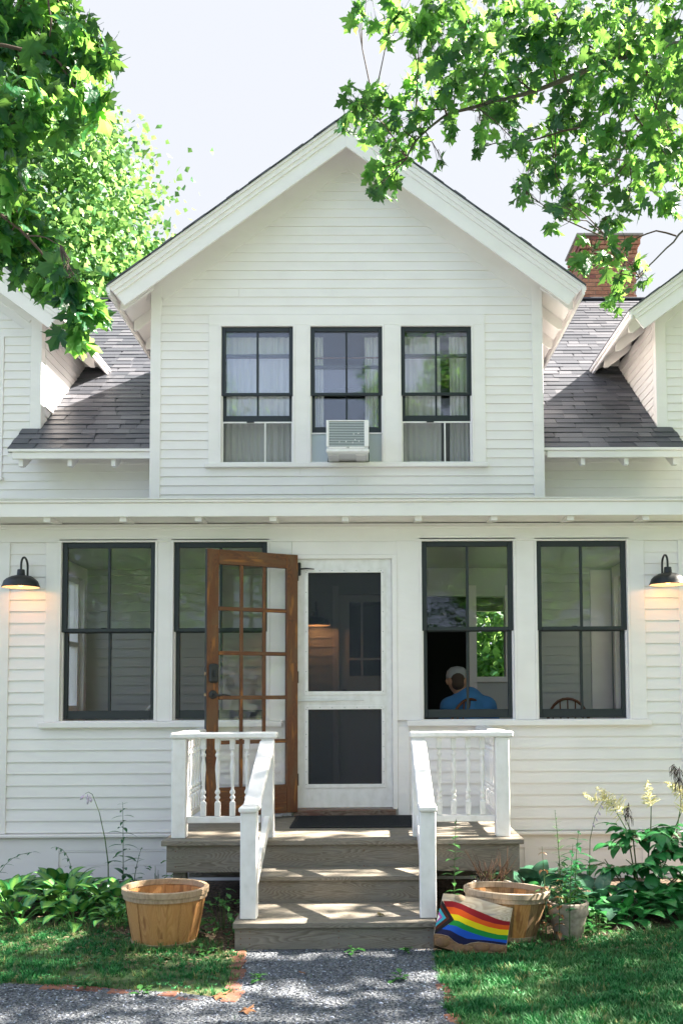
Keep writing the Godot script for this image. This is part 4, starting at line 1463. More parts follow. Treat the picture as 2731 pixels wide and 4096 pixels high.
# ---------------------------------------------------------------- objects
func wall_lamp(at: Vector3, label: String, group: String, energy: float) -> void:
	var l := thing("wall_lamp", label, "wall lamp", at, group)
	var g := geo()
	g.t = Transform3D(Basis(Vector3.RIGHT, PI / 2), Vector3.ZERO)
	g.lathe([Vector2(0.058, 0.0), Vector2(0.058, 0.012), Vector2(0.05, 0.022), Vector2(0.0, 0.026)], 28)
	part(l, "wall_plate", g.mesh(), M.iron)
	var arm := geo()
	var pts := [Vector3(0, 0.0, 0.02), Vector3(0, 0.06, 0.035)]
	for i in 13:
		var a := PI * i / 12.0
		pts.append(Vector3(0, 0.125 + 0.075 * sin(a), 0.115 - 0.08 * cos(a)))
	pts.append(Vector3(0, 0.075, 0.195))
	arm.tube(pts, [0.009], 10)
	part(l, "arm", arm.mesh(), M.iron)
	var sh := geo()
	sh.t = Transform3D(Basis(), Vector3(0, -0.058, 0.195))
	sh.lathe([Vector2(0.152, -0.004), Vector2(0.155, 0.0), Vector2(0.152, 0.006), Vector2(0.146, 0.022), Vector2(0.137, 0.047), Vector2(0.115, 0.068), Vector2(0.075, 0.088), Vector2(0.034, 0.099), Vector2(0.030, 0.143), Vector2(0.027, 0.146), Vector2(0.0, 0.147)], 40)
	part(l, "shade", sh.mesh(), M.iron)
	var ins := geo()
	ins.t = sh.t
	ins.lathe([Vector2(0.0, 0.094), Vector2(0.033, 0.093), Vector2(0.073, 0.083), Vector2(0.112, 0.063), Vector2(0.134, 0.043), Vector2(0.143, 0.02), Vector2(0.150, -0.0035)], 40)
	part(l, "shade_lining", ins.mesh(), M.lamp_inside)
	var bulb := SphereMesh.new()
	bulb.radius = 0.028
	bulb.height = 0.056
	bulb.radial_segments = 16
	bulb.rings = 8
	var glow := mat(1, 0.9, 0.75, 0.5)
	glow.emission_enabled = true
	glow.emission = Color(1.0, 0.62, 0.32)
	glow.emission_energy_multiplier = 1.2
	var b := part(l, "bulb", bulb, glow, Transform3D(Basis(), Vector3(0, -0.03, 0.195)))
	b.set_meta("label", "lit warm bulb")
	var o := OmniLight3D.new()
	o.light_color = Color(1.0, 0.72, 0.47)
	o.light_energy = energy
	o.light_size = 0.02
	o.omni_range = 6.0
	o.omni_attenuation = 2.0
	o.shadow_enabled = true
	o.position = Vector3(0, -0.03, 0.195)
	put(l, o, "lamp_light")


func basket(at: Vector3, r0: float, r1: float, h: float, lean: Basis, label: String, staves: Array, hoop: Material) -> void:
	var b := thing("wooden_basket", label, "basket", at, "bushel baskets beside the steps")
	b.basis = lean
	var n := 16
	var a := rng.randf() * TAU
	for k in n:
		var w := TAU / n
		var g := geo()
		var dr := 0.0035 if k % 2 else 0.0
		g.lathe([Vector2(r0 + dr, 0.0), Vector2(lerpf(r0, r1, 0.5) + 0.004 + dr, h * 0.5), Vector2(r1 + dr, h * 0.985), Vector2(r1 + dr - 0.005, h * 0.985), Vector2(lerpf(r0, r1, 0.5) - 0.001 + dr, h * 0.5), Vector2(r0 + dr - 0.005, 0.0)], 3, a + w * k - 0.03, a + w * (k + 1) + 0.02)
		part(b, "stave", g.mesh(), staves[k % staves.size()])
	var hg := geo()
	hg.lathe([Vector2(r1 + 0.006, h - 0.035), Vector2(r1 + 0.014, h - 0.032), Vector2(r1 + 0.016, h), Vector2(r1 + 0.010, h + 0.004), Vector2(r1 - 0.012, h + 0.003), Vector2(r1 - 0.013, h - 0.03), Vector2(r1 - 0.006, h - 0.035)], 48)
	part(b, "rim_hoop", hg.mesh(), hoop)
	var hg2 := geo()
	var rr := lerpf(r0, r1, 0.87)
	hg2.lathe([Vector2(rr + 0.004, h - 0.062), Vector2(rr + 0.012, h - 0.061), Vector2(rr + 0.014, h - 0.034), Vector2(rr + 0.006, h - 0.033)], 48)
	part(b, "hoop", hg2.mesh(), hoop)
	var hg3 := geo()
	hg3.lathe([Vector2(r0 + 0.004, 0.004), Vector2(r0 + 0.010, 0.006), Vector2(r0 + 0.014, 0.03), Vector2(r0 + 0.006, 0.032)], 48)
	part(b, "hoop", hg3.mesh(), hoop)
	var bt := geo()
	bt.lathe([Vector2(0.0, 0.012), Vector2(r0, 0.012), Vector2(r0, 0.022), Vector2(0.0, 0.022)], 24)
	part(b, "bottom", bt.mesh(), staves[0])


func pot(called: String, label: String, at: Vector3, r0: float, r1: float, h: float, band: float) -> Node3D:
	var p := thing(called, label, "plant pot", at)
	var g := geo()
	g.lathe([Vector2(0.0, 0.0), Vector2(r0 - 0.006, 0.0), Vector2(r0, 0.006), Vector2(lerpf(r0, r1, 0.75), h - band), Vector2(r1 - 0.013, h - band)], 32)
	part(p, "body", g.mesh(), M.terracotta)
	var b := geo()
	b.lathe([Vector2(r1 - 0.015, h - band), Vector2(r1 - 0.004, h - band), Vector2(r1, h - band + 0.006), Vector2(r1 + 0.003, h - 0.006), Vector2(r1 - 0.002, h), Vector2(r1 - 0.014, h), Vector2(r1 - 0.018, h - 0.03)], 32)
	part(p, "rim_band", b.mesh(), M.terracotta)
	var s := geo()
	s.lathe([Vector2(r1 - 0.016, h - 0.028), Vector2(0.0, h - 0.02)], 20)
	part(p, "soil", s.mesh(), M.soil)
	return p


func strip(top: Array, low: Array, z0: float, z1: float) -> ArrayMesh:
	var poly := PackedVector2Array()
	for p in top:
		poly.append(p)
	for i in low.size():
		poly.append(low[low.size() - 1 - i])
	var g := geo()
	g.prism(poly, z0, z1)
	return g.mesh()


func vs(a: Array) -> Array:
	var out := []
	for p in a:
		out.append(Vector2(p[0], p[1]))
	return out


func paint(c: Array) -> StandardMaterial3D:
	var m := mat(c[0] * 0.62, c[1] * 0.62, c[2] * 0.62, 0.7)
	m.metallic_specular = 0.3
	return m


func flag_slab() -> void:
	var s := thing("painted_wood_slab", "live-edge wooden slab painted with a rainbow flag, leaning on the basket", "sign", Vector3(0.6, 0.0, 2.50))
	s.rotation.x = -deg_to_rad(22)
	var outline := vs([[-0.157, 0.373], [-0.103, 0.37], [-0.032, 0.359], [0.033, 0.347], [0.115, 0.322], [0.203, 0.296], [0.261, 0.282], [0.234, 0.171], [0.211, 0.062], [0.16, 0.068], [0.102, 0.076], [0.043, 0.083], [-0.004, 0.077], [-0.033, 0.067], [-0.063, 0.065], [-0.103, 0.089], [-0.137, 0.118], [-0.178, 0.129], [-0.222, 0.132], [-0.208, 0.192], [-0.184, 0.272], [-0.167, 0.336]])
	var bark := vs([[-0.222, 0.1315], [-0.178, 0.1285], [-0.137, 0.1175], [-0.103, 0.0885], [-0.063, 0.0645], [-0.033, 0.0665], [-0.004, 0.0765], [0.043, 0.0825], [0.102, 0.0755], [0.16, 0.0675], [0.211, 0.0615], [0.206, 0.018], [0.134, 0.019], [0.041, 0.025], [-0.03, 0.012], [-0.066, 0.001], [-0.094, 0.015], [-0.117, 0.038], [-0.163, 0.049], [-0.221, 0.069]])
	var g := geo()
	g.prism(PackedVector2Array(outline), -0.07, 0.0)
	part(s, "slab", g.mesh(), M.slab)
	var bg := geo()
	bg.prism(PackedVector2Array(bark), -0.08, 0.012)
	part(s, "bark_edge", bg.mesh(), M.bark)
	for q in [[-0.17, 0.085, 0.045, 0.032], [-0.02, 0.045, 0.03, 0.02], [0.06, 0.052, 0.05, 0.026], [0.15, 0.045, 0.055, 0.022]]:
		var lump := geo()
		lump.t = Transform3D(Basis.from_euler(Vector3(PI / 2, 0, 0)), Vector3(q[0], q[1], 0.008)).scaled_local(Vector3(q[2] / 0.04, 1, q[3] / 0.04))
		lump.lathe([Vector2(0.04, 0.0), Vector2(0.034, 0.010), Vector2(0.018, 0.017), Vector2(0.0, 0.019)], 14)
		part(s, "bark_lump", lump.mesh(), M.bark)
	var kn := geo()
	kn.t = Transform3D(Basis(Vector3.RIGHT, PI / 2), Vector3(-0.072, 0.043, 0.006)).scaled_local(Vector3(1.25, 1, 0.9))
	kn.lathe([Vector2(0.036, 0.0), Vector2(0.031, 0.008), Vector2(0.018, 0.011), Vector2(0.0, 0.012)], 16)
	part(s, "knot", kn.mesh(), M.bark)
	var kn2 := geo()
	kn2.t = Transform3D(Basis(Vector3.RIGHT, PI / 2), Vector3(-0.058, 0.345, 0.0)).scaled_local(Vector3(1.2, 1, 0.8))
	kn2.lathe([Vector2(0.026, 0.0), Vector2(0.024, 0.002), Vector2(0.0, 0.003)], 16)
	part(s, "knot", kn2.mesh(), M.hoop)
	var l := [
		vs([[-0.157, 0.328], [-0.105, 0.327], [-0.052, 0.312], [0.006, 0.285], [0.082, 0.253], [0.157, 0.221], [0.204, 0.207], [0.240, 0.203]]),
		vs([[-0.147, 0.294], [-0.095, 0.29], [-0.048, 0.274], [0.004, 0.245], [0.074, 0.213], [0.144, 0.192], [0.202, 0.182], [0.235, 0.18]]),
		vs([[-0.122, 0.252], [-0.073, 0.245], [-0.038, 0.228], [0.026, 0.201], [0.107, 0.172], [0.177, 0.157], [0.229, 0.154]]),
		vs([[-0.102, 0.215], [-0.068, 0.208], [-0.028, 0.187], [0.036, 0.161], [0.105, 0.141], [0.163, 0.127], [0.222, 0.123]]),
		vs([[-0.134, 0.188], [-0.087, 0.179], [-0.041, 0.156], [0.023, 0.133], [0.08, 0.115], [0.15, 0.101], [0.216, 0.095]]),
		vs([[-0.178, 0.163], [-0.124, 0.154], [-0.072, 0.125], [-0.026, 0.105], [0.044, 0.098], [0.114, 0.092], [0.178, 0.083], [0.212, 0.076]]),
		vs([[-0.214, 0.136], [-0.178, 0.133], [-0.137, 0.122], [-0.103, 0.093], [-0.063, 0.069], [-0.033, 0.071], [-0.004, 0.081], [0.043, 0.087], [0.102, 0.08], [0.16, 0.072], [0.206, 0.066]])]
	var paints := [[0.32, 0.010, 0.018], [0.84, 0.11, 0.008], [0.86, 0.70, 0.004], [0.008, 0.28, 0.05], [0.008, 0.10, 0.58], [0.008, 0.010, 0.06]]
	var names := ["red stripe", "orange stripe", "yellow stripe", "green stripe", "blue stripe", "dark indigo stripe"]
	for i in 6:
		var p := part(s, "painted_stripe", strip(l[i], l[i + 1], 0.0002, 0.0016), paint(paints[i]))
		p.set_meta("label", names[i])
	var c := [vs([[-0.167, 0.333], [-0.098, 0.215], [-0.219, 0.133]]), vs([[-0.174, 0.312], [-0.126, 0.223], [-0.215, 0.153]]), vs([[-0.182, 0.287], [-0.146, 0.227], [-0.211, 0.177]]), vs([[-0.187, 0.265], [-0.167, 0.23], [-0.207, 0.198]]), vs([[-0.191, 0.249], [-0.182, 0.232], [-0.203, 0.21]])]
	var cp := [[0.008, 0.009, 0.012], [0.085, 0.018, 0.010], [0.055, 0.50, 0.66], [0.60, 0.13, 0.52]]
	var cn := ["black chevron", "brown chevron", "light blue chevron", "pink chevron"]
	for i in 4:
		var p := part(s, "painted_chevron", strip(c[i], c[i + 1], 0.0018, 0.0032), paint(cp[i]))
		p.set_meta("label", cn[i])
	var wt := geo()
	wt.prism(PackedVector2Array([Vector2(-0.191, 0.249), Vector2(-0.182, 0.232), Vector2(-0.203, 0.21)]), 0.0018, 0.003)
	part(s, "painted_triangle", wt.mesh(), mat(0.75, 0.75, 0.72, 0.5)).set_meta("label", "small white triangle")


func air_conditioner() -> void:
	var z := UPPER
	var a := thing("window_air_conditioner", "pale grey window air conditioner in the middle upstairs window", "air conditioner", Vector3(-0.222, 4.105, z))
	part(a, "case", box(Vector3(-0.218, 0.0, -0.12), Vector3(0.218, 0.345, 0.335), 0.012), M.grey_plastic)
	var fr := geo()
	for q in [[-0.224, -0.196, 0.075, 0.358], [0.176, 0.224, 0.075, 0.358], [-0.1955, 0.1755, 0.345, 0.358], [-0.1955, 0.1755, 0.052, 0.075]]:
		fr.rbox(Vector3(q[0], q[2], 0.336), Vector3(q[1], q[3], 0.35), 0.003)
	fr.rbox(Vector3(-0.226, 0.014, 0.30), Vector3(0.226, 0.0515, 0.352), 0.008)
	part(a, "front_frame", fr.mesh(), M.rail_white)
	part(a, "coil", box(Vector3(-0.1955, 0.0755, 0.3355), Vector3(0.1755, 0.3445, 0.339)), M.fin)
	for k in 15:
		part(a, "grille_slat", box(Vector3(-0.1953, 0.083 + 0.0176 * k, 0.3392), Vector3(0.1753, 0.0885 + 0.0176 * k, 0.346), 0.001), M.accordion)
	for q in [[-0.09, 0.115], [-0.02, 0.118], [0.05, 0.11], [0.075, 0.14], [0.115, 0.125], [0.06, 0.20], [0.11, 0.205]]:
		part(a, "bent_fin", box(Vector3(q[0], q[1], 0.3465), Vector3(q[0] + 0.009, q[1] + 0.016, 0.349), 0.002), M.rail_white)
	var em := geo()
	em.prism(PackedVector2Array([Vector2(-0.022, 0.0), Vector2(-0.004, 0.013), Vector2(0.0, 0.013), Vector2(-0.016, 0.0)]), 0.0, 0.0012)
	em.box(Vector3(-0.002, 0.008, 0.0), Vector3(0.018, 0.012, 0.0012))
	em.box(Vector3(-0.005, 0.001, 0.0), Vector3(0.016, 0.005, 0.0012))
	part(a, "emblem", em.mesh(), M.fin, Transform3D(Basis(), Vector3(0.0, 0.057, 0.3502)))
	for x in [-0.16, 0.13]:
		part(a, "bracket", box(Vector3(x - 0.045, -0.012, 0.02), Vector3(x + 0.06, -0.0005, 0.30), 0.002), M.curtain)
	# pleated filler panels on both sides
	for s in [-1, 1]:
		var x0 := -0.408 if s < 0 else 0.226
		var x1 := -0.226 if s < 0 else 0.372
		var g := geo()
		var n := 16
		for k in n:
			var xa := lerpf(x0, x1, float(k) / n)
			var xb := lerpf(x0, x1, float(k + 1) / n)
			var xm := (xa + xb) * 0.5
			g.quad(Vector3(xa, 0.0, -0.03), Vector3(xm, 0.0, -0.02), Vector3(xm, 0.305, -0.02), Vector3(xa, 0.305, -0.03))
			g.quad(Vector3(xm, 0.0, -0.02), Vector3(xb, 0.0, -0.03), Vector3(xb, 0.305, -0.03), Vector3(xm, 0.305, -0.02))
		var p := part(a, "filler_panel", g.mesh(), M.accordion)
		part(p, "panel_frame", boxes([Vector3(x0, 0.3055, -0.035), Vector3(x1, 0.3185, -0.012), Vector3(x0, -0.013, -0.035), Vector3(x1, -0.0005, -0.012)]), M.rail_white)


func curtain(x0: float, x1: float, y0: float, y1: float, z: float, label: String, folds: float) -> void:
	var g := geo()
	var n := 48
	var prev := []
	for j in 5:
		var row := []
		for i in n + 1:
			var k := float(i) / n
			var ph := k * folds * TAU + sin(k * 9.0 + y0) * 0.8
			row.append(Vector3(lerpf(x0, x1, k) + 0.004 * sin(ph * 0.5 + j), lerpf(y0, y1, j / 4.0), z + 0.014 * sin(ph) * (1.0 - 0.12 * j)))
		if j:
			for i in n:
				g.quad(prev[i], prev[i + 1], row[i + 1], row[i], prev[i].x * Vector2.RIGHT, Vector2.ONE, Vector2.ONE, Vector2.ONE)
		prev = row
	var o := part(self, "curtain", g.mesh(), M.curtain)
	tag(o, label, "curtain", "upstairs curtains")


func chair(at: Vector3, turn: float, label: String, wood: Material) -> void:
	var c := thing("wooden_chair", label, "chair", at)
	c.rotation.y = turn
	part(c, "seat", box(Vector3(-0.21, 0.42, -0.2), Vector3(0.21, 0.455, 0.2), 0.012), wood)
	for x in [-0.17, 0.17]:
		for z in [-0.16, 0.16]:
			var g := geo()
			g.tube([Vector3(x * 1.15, 0, z * 1.15), Vector3(x, 0.43, z)], [0.014, 0.018], 8)
			part(c, "leg", g.mesh(), wood)
	var arc := []
	for i in 15:
		var a := PI * i / 14.0
		arc.append(Vector3(-0.20 * cos(a), 0.455 + 0.47 * pow(sin(a), 0.55), 0.18 + 0.06 * sin(a)))
	var bg := geo()
	bg.tube(arc, [0.013], 8)
	part(c, "back_bow", bg.mesh(), wood)
	for k in 5:
		var x := -0.12 + 0.06 * k
		var sg := geo()
		sg.tube([Vector3(x, 0.45, 0.18), Vector3(x * 1.15, 0.455 + 0.47 * pow(sqrt(1.0 - pow(x * 1.15 / 0.2, 2.0)), 0.55), 0.235)], [0.007], 6)
		part(c, "spindle", sg.mesh(), wood)


func capsule_d(p: Vector3, b: Array) -> float:
	var pa: Vector3 = p - b[0]
	var ba: Vector3 = b[1] - b[0]
	var h := clampf(pa.dot(ba) / maxf(ba.length_squared(), 1e-9), 0.0, 1.0)
	return (pa - ba * h).length() - lerpf(b[2], b[3], h)


func skin(bones: Array, cell: float, soft: float) -> ArrayMesh:
	# surface nets over the smooth union of tapered capsules
	var lo := Vector3.INF
	var hi := -Vector3.INF
	for b in bones:
		for k in 2:
			var r: float = maxf(b[2], b[3]) + soft + cell * 2.0
			lo = lo.min(b[k] - Vector3.ONE * r)
			hi = hi.max(b[k] + Vector3.ONE * r)
	var nx := int((hi.x - lo.x) / cell) + 2
	var ny := int((hi.y - lo.y) / cell) + 2
	var nz := int((hi.z - lo.z) / cell) + 2
	var f := PackedFloat32Array()
	f.resize(nx * ny * nz)
	f.fill(1.0)
	for b in bones:
		var r: float = maxf(b[2], b[3]) + soft + cell * 2.0
		var a: Vector3 = ((b[0] as Vector3).min(b[1]) - Vector3.ONE * r - lo) / cell
		var e: Vector3 = ((b[0] as Vector3).max(b[1]) + Vector3.ONE * r - lo) / cell
		for x in range(maxi(0, int(a.x)), mini(nx, int(e.x) + 1)):
			for y in range(maxi(0, int(a.y)), mini(ny, int(e.y) + 1)):
				for z in range(maxi(0, int(a.z)), mini(nz, int(e.z) + 1)):
					var d := capsule_d(lo + Vector3(x, y, z) * cell, b)
					var i := (x * ny + y) * nz + z
					var o := f[i]
					var k := maxf(soft - absf(d - o), 0.0) / soft
					f[i] = minf(d, o) - k * k * soft * 0.25
	var at := {}
	var g := Geo.new()
	var step := [0, nz * ny, nz, nz * ny + nz, 1, nz * ny + 1, nz + 1, nz * ny + nz + 1]
	for x in nx - 1:
		for y in ny - 1:
			for z in nz - 1:
				var i := (x * ny + y) * nz + z
				var inside := 0
				for s in step:
					if f[i + s] < 0.0:
						inside += 1
				if inside == 0 or inside == 8:
					continue
				var sum := Vector3.ZERO
				var cnt := 0
				for q in 8:
					for ax in 3:
						if q & (1 << ax):
							continue
						var q2 := q | (1 << ax)
						var d0 := f[i + step[q]]
						var d1 := f[i + step[q2]]
						if (d0 < 0.0) != (d1 < 0.0):
							var p := Vector3(q & 1, (q >> 1) & 1, (q >> 2) & 1)
							p[ax] += d0 / (d0 - d1)
							sum += p
							cnt += 1
				var nn := Vector3(f[i + step[1]] - f[i], f[i + step[2]] - f[i], f[i + step[4]] - f[i]) + Vector3(f[i + step[7]] - f[i + step[6]], f[i + step[7]] - f[i + step[5]], f[i + step[7]] - f[i + step[3]])
				at[i] = g.vert(lo + (Vector3(x, y, z) + sum / cnt) * cell, nn.normalized(), Vector2.ZERO)
	var dx := nz * ny
	var dy := nz
	for i in at:
		for q in [[dx, dy, 1], [dy, 1, dx], [1, dx, dy]]:
			if (f[i] < 0.0) == (f[i + q[0]] < 0.0):
				continue
			if not (at.has(i - q[1]) and at.has(i - q[2]) and at.has(i - q[1] - q[2])):
				continue
			var a: int = at[i]
			var b: int = at[i - q[1]]
			var d: int = at[i - q[1] - q[2]]
			var e: int = at[i - q[2]]
			if f[i] < 0.0:
				g.idx.append_array(PackedInt32Array([a, d, b, a, e, d]))
			else:
				g.idx.append_array(PackedInt32Array([a, b, d, a, d, e]))
	return g.mesh()


func seated_person() -> void:
	# seen from behind through the porch window
	var p := thing("person", "person in a blue shirt and grey cap seated inside the porch window", "person", Vector3(0.93, 0.595, -0.85))
	var hip := 0.50
	var sk := mat(0.42, 0.23, 0.15, 0.55)
	var v := func(x: float, y: float, z: float) -> Vector3: return Vector3(x, y, z)
	var head: Vector3 = v.call(-0.11, 1.10, 0.02)
	var neck: Vector3 = v.call(-0.07, 0.955, 0.02)
	var chest: Vector3 = v.call(-0.01, 0.80, 0.02)
	var hipc: Vector3 = v.call(0.02, hip, 0.04)
	var body := [[neck, head + Vector3(0, -0.05, 0), 0.055, 0.06], [head, head + Vector3(0, 0.03, -0.02), 0.088, 0.092], [head + Vector3(0, -0.06, -0.05), head, 0.06, 0.08],
		[chest + Vector3(0, 0.10, 0), hipc, 0.13, 0.14], [chest + Vector3(-0.15, 0.06, 0), chest + Vector3(0.15, 0.06, 0), 0.075, 0.075],
		[chest + Vector3(-0.19, 0.06, 0), v.call(-0.25, 0.56, -0.08), 0.058, 0.045], [v.call(-0.25, 0.56, -0.08), v.call(-0.12, 0.60, -0.32), 0.042, 0.03],
		[chest + Vector3(0.19, 0.06, 0), v.call(0.27, 0.56, -0.06), 0.058, 0.045], [v.call(0.27, 0.56, -0.06), v.call(0.14, 0.60, -0.32), 0.042, 0.03],
		[v.call(-0.08, hip - 0.02, 0.0), v.call(-0.12, 0.47, -0.44), 0.085, 0.058], [v.call(0.11, hip - 0.02, 0.0), v.call(0.15, 0.47, -0.44), 0.085, 0.058],
		[v.call(-0.12, 0.47, -0.44), v.call(-0.12, 0.07, -0.42), 0.055, 0.036], [v.call(0.15, 0.47, -0.44), v.call(0.15, 0.07, -0.42), 0.055, 0.036],
		[v.call(-0.12, 0.045, -0.40), v.call(-0.12, 0.03, -0.58), 0.04, 0.03], [v.call(0.15, 0.045, -0.40), v.call(0.15, 0.03, -0.58), 0.04, 0.03]]
	for s in [[-0.12, 1.0], [0.14, -1.0]]:      # hands with fingers and thumb
		var w: Vector3 = v.call(s[0], 0.60, -0.34)
		body.append([w, w + Vector3(0, 0, -0.07), 0.026, 0.028])
		for k in 4:
			var x: float = -0.027 + 0.018 * k
			body.append([w + Vector3(x * 0.8, 0, -0.09), w + Vector3(x, -0.012, -0.13), 0.009, 0.008])
			body.append([w + Vector3(x, -0.012, -0.13), w + Vector3(x, -0.035, -0.145 - 0.006 * (k % 3)), 0.008, 0.007])
		body.append([w + Vector3(s[1] * 0.028, 0, -0.03), w + Vector3(s[1] * 0.055, -0.012, -0.08), 0.011, 0.009])
	part(p, "body", skin(body, 0.014, 0.035), sk)
	var ears := geo()
	for s in [-1, 1]:
		ears.tube([head + Vector3(s * 0.088, 0.02, 0.0), head + Vector3(s * 0.098, -0.005, 0.005), head + Vector3(s * 0.088, -0.035, -0.005)], [0.012, 0.014, 0.009], 8)
	part(p, "ears", ears.mesh(), sk)
	var shirt := []
	for i in [3, 4, 5, 7]:
		var b: Array = body[i].duplicate()
		b[2] += 0.014
		b[3] += 0.016
		shirt.append(b)
	shirt.append([neck + Vector3(0, -0.06, 0), neck + Vector3(0, -0.035, 0), 0.075, 0.066])
	part(p, "shirt", skin(shirt, 0.018, 0.05), mat(0.05, 0.19, 0.42, 0.85))
	var legs := []
	for i in [9, 10, 11, 12]:
		var b: Array = body[i].duplicate()
		b[2] += 0.010
		b[3] += 0.010
		legs.append(b)
	part(p, "trousers", skin(legs, 0.02, 0.04), mat(0.04, 0.045, 0.06, 0.9))
	var hair := skin([[head + Vector3(0, -0.03, 0.045), head + Vector3(0, 0.02, 0.03), 0.062, 0.075]], 0.012, 0.02)
	part(p, "hair", hair, mat(0.05, 0.03, 0.02, 0.8))
	var cap := geo()
	cap.t = Transform3D(Basis.from_euler(Vector3(-0.12, 0, 0)), head + Vector3(0, 0.015, -0.01))
	cap.lathe([Vector2(0.103, 0.0), Vector2(0.105, 0.03), Vector2(0.095, 0.075), Vector2(0.06, 0.108), Vector2(0.012, 0.12), Vector2(0.0, 0.124)], 24)
	var cp := part(p, "cap", cap.mesh(), mat(0.30, 0.31, 0.31, 0.9))
	var br := geo()
	br.t = cap.t
	var brim := PackedVector2Array()
	for i in 13:
		var a := PI * i / 12.0
		brim.append(Vector2(0.085 * cos(a), 0.075 + 0.09 * sin(a)))
	br.t = cap.t * Transform3D(Basis(Vector3.RIGHT, -PI / 2), Vector3(0, 0.005, 0))
	br.prism(brim, -0.003, 0.003)
	part(cp, "peak", br.mesh(), mat(0.22, 0.23, 0.24, 0.9))


func build_objects() -> void:
	wall_lamp(Vector3(-2.905, 2.535, 0.02), "black gooseneck barn lamp, lit, left of the leftmost porch window", "barn lamps on the porch front", 0.0034)
	wall_lamp(Vector3(2.505, 2.535, 0.02), "black gooseneck barn lamp, lit, right of the rightmost porch window", "barn lamps on the porch front", 0.0034)
	wall_lamp(Vector3(-0.565, 2.36, UPPER + 0.02), "dark barn lamp glowing inside the porch, seen through the screen door", "", 0.011)
	air_conditioner()
	curtain(-1.60, -0.83, 4.10, 5.55, UPPER - 0.19, "white curtain closed behind the left upstairs window", 11.0)
	curtain(-0.64, -0.50, 4.44, 5.55, UPPER - 0.19, "narrow white curtain at the left side of the middle upstairs window", 4.0)
	curtain(-0.04, 0.16, 4.44, 5.55, UPPER - 0.19, "narrow white curtain at the right side of the middle upstairs window", 5.0)
	curtain(0.36, 0.80, 4.10, 5.55, UPPER - 0.19, "white curtain over the left half of the right upstairs window", 6.0)
	curtain(0.90, 1.13, 4.10, 5.55, UPPER - 0.19, "white curtain at the right side of the right upstairs window", 5.0)
	for i in 3:
		var x0: float = [-1.60, -0.63, 0.36][i]
		var rod := geo()
		rod.tube([Vector3(x0, 5.30, UPPER - 0.155), Vector3(x0 + 0.78, 5.305, UPPER - 0.155)], [0.008], 6)
		var o := part(self, "curtain_rod", rod.mesh(), M.door[0])
		tag(o, "thin reddish rod across the top of the %s upstairs window" % ["left", "middle", "right"][i], "curtain rod", "upstairs curtain rods")
	basket(Vector3(-1.305, 0.0, 2.10), 0.195, 0.257, 0.352, Basis.from_euler(Vector3(0.0, 0.3, -0.012)), "clean tan bushel basket standing empty left of the steps", M.stave, M.hoop)
	basket(Vector3(0.86, 0.01, 2.05), 0.185, 0.262, 0.305, Basis.from_euler(Vector3(0.03, 1.2, -0.055)), "weathered bushel basket tilted right of the steps behind the painted slab", [M.old_stave, M.old_stave, M.stave[1]], M.old_hoop)
	flag_slab()
	pot("clay_pot", "chalky grey terracotta pot of weeds right of the weathered basket", Vector3(1.262, 0.0, 2.06), 0.088, 0.128, 0.235, 0.082)
	pot("clay_pot", "wide pale pot of bare twigs half hidden behind the weathered basket", Vector3(0.835, 0.0, 1.56), 0.115, 0.145, 0.262, 0.08)
	seated_person()
	chair(Vector3(0.80, 0.596, -0.88), 0.55, "brown wooden chair under the person inside the porch window", M.door[0])
	chair(Vector3(1.86, 0.596, -0.75), -0.3, "dark bow-back chair inside the rightmost porch window", M.door[0])
	chair(Vector3(-2.0, 0.596, -0.95), 0.4, "white bow-back chair inside the leftmost porch window", M.rail_white)
	# fallen leaves
	var lm := maple_leaf(3, 0.5)
	for q in [[-0.80, 3.31, 0.085, "curled brown leaf lying by the corner of the brick edging"], [-0.62, 3.56, 0.07, "flat brown leaf lying on the gravel near the left"], [-0.37, 2.88, 0.035, "tiny brown leaf in the middle of the gravel path"]]:
		var o := part(self, "fallen_leaf", lm, mat(0.19, 0.085, 0.035, 0.8), Transform3D(Basis.from_euler(Vector3(-PI / 2 + 0.35, rng.randf() * TAU, 0)).scaled(Vector3.ONE * q[2]), Vector3(q[0], 0.02, q[1])))
		tag(o, q[3], "fallen leaf")
	var o2 := part(self, "fallen_leaf", lm, mat(0.13, 0.10, 0.035, 0.8), Transform3D(Basis.from_euler(Vector3(-PI / 2 + 0.25, 0.6, 0)).scaled(Vector3.ONE * 0.05), Vector3(0.07, 0.185, 2.19)))
	tag(o2, "small dry leaf lying on the bottom step", "fallen leaf")


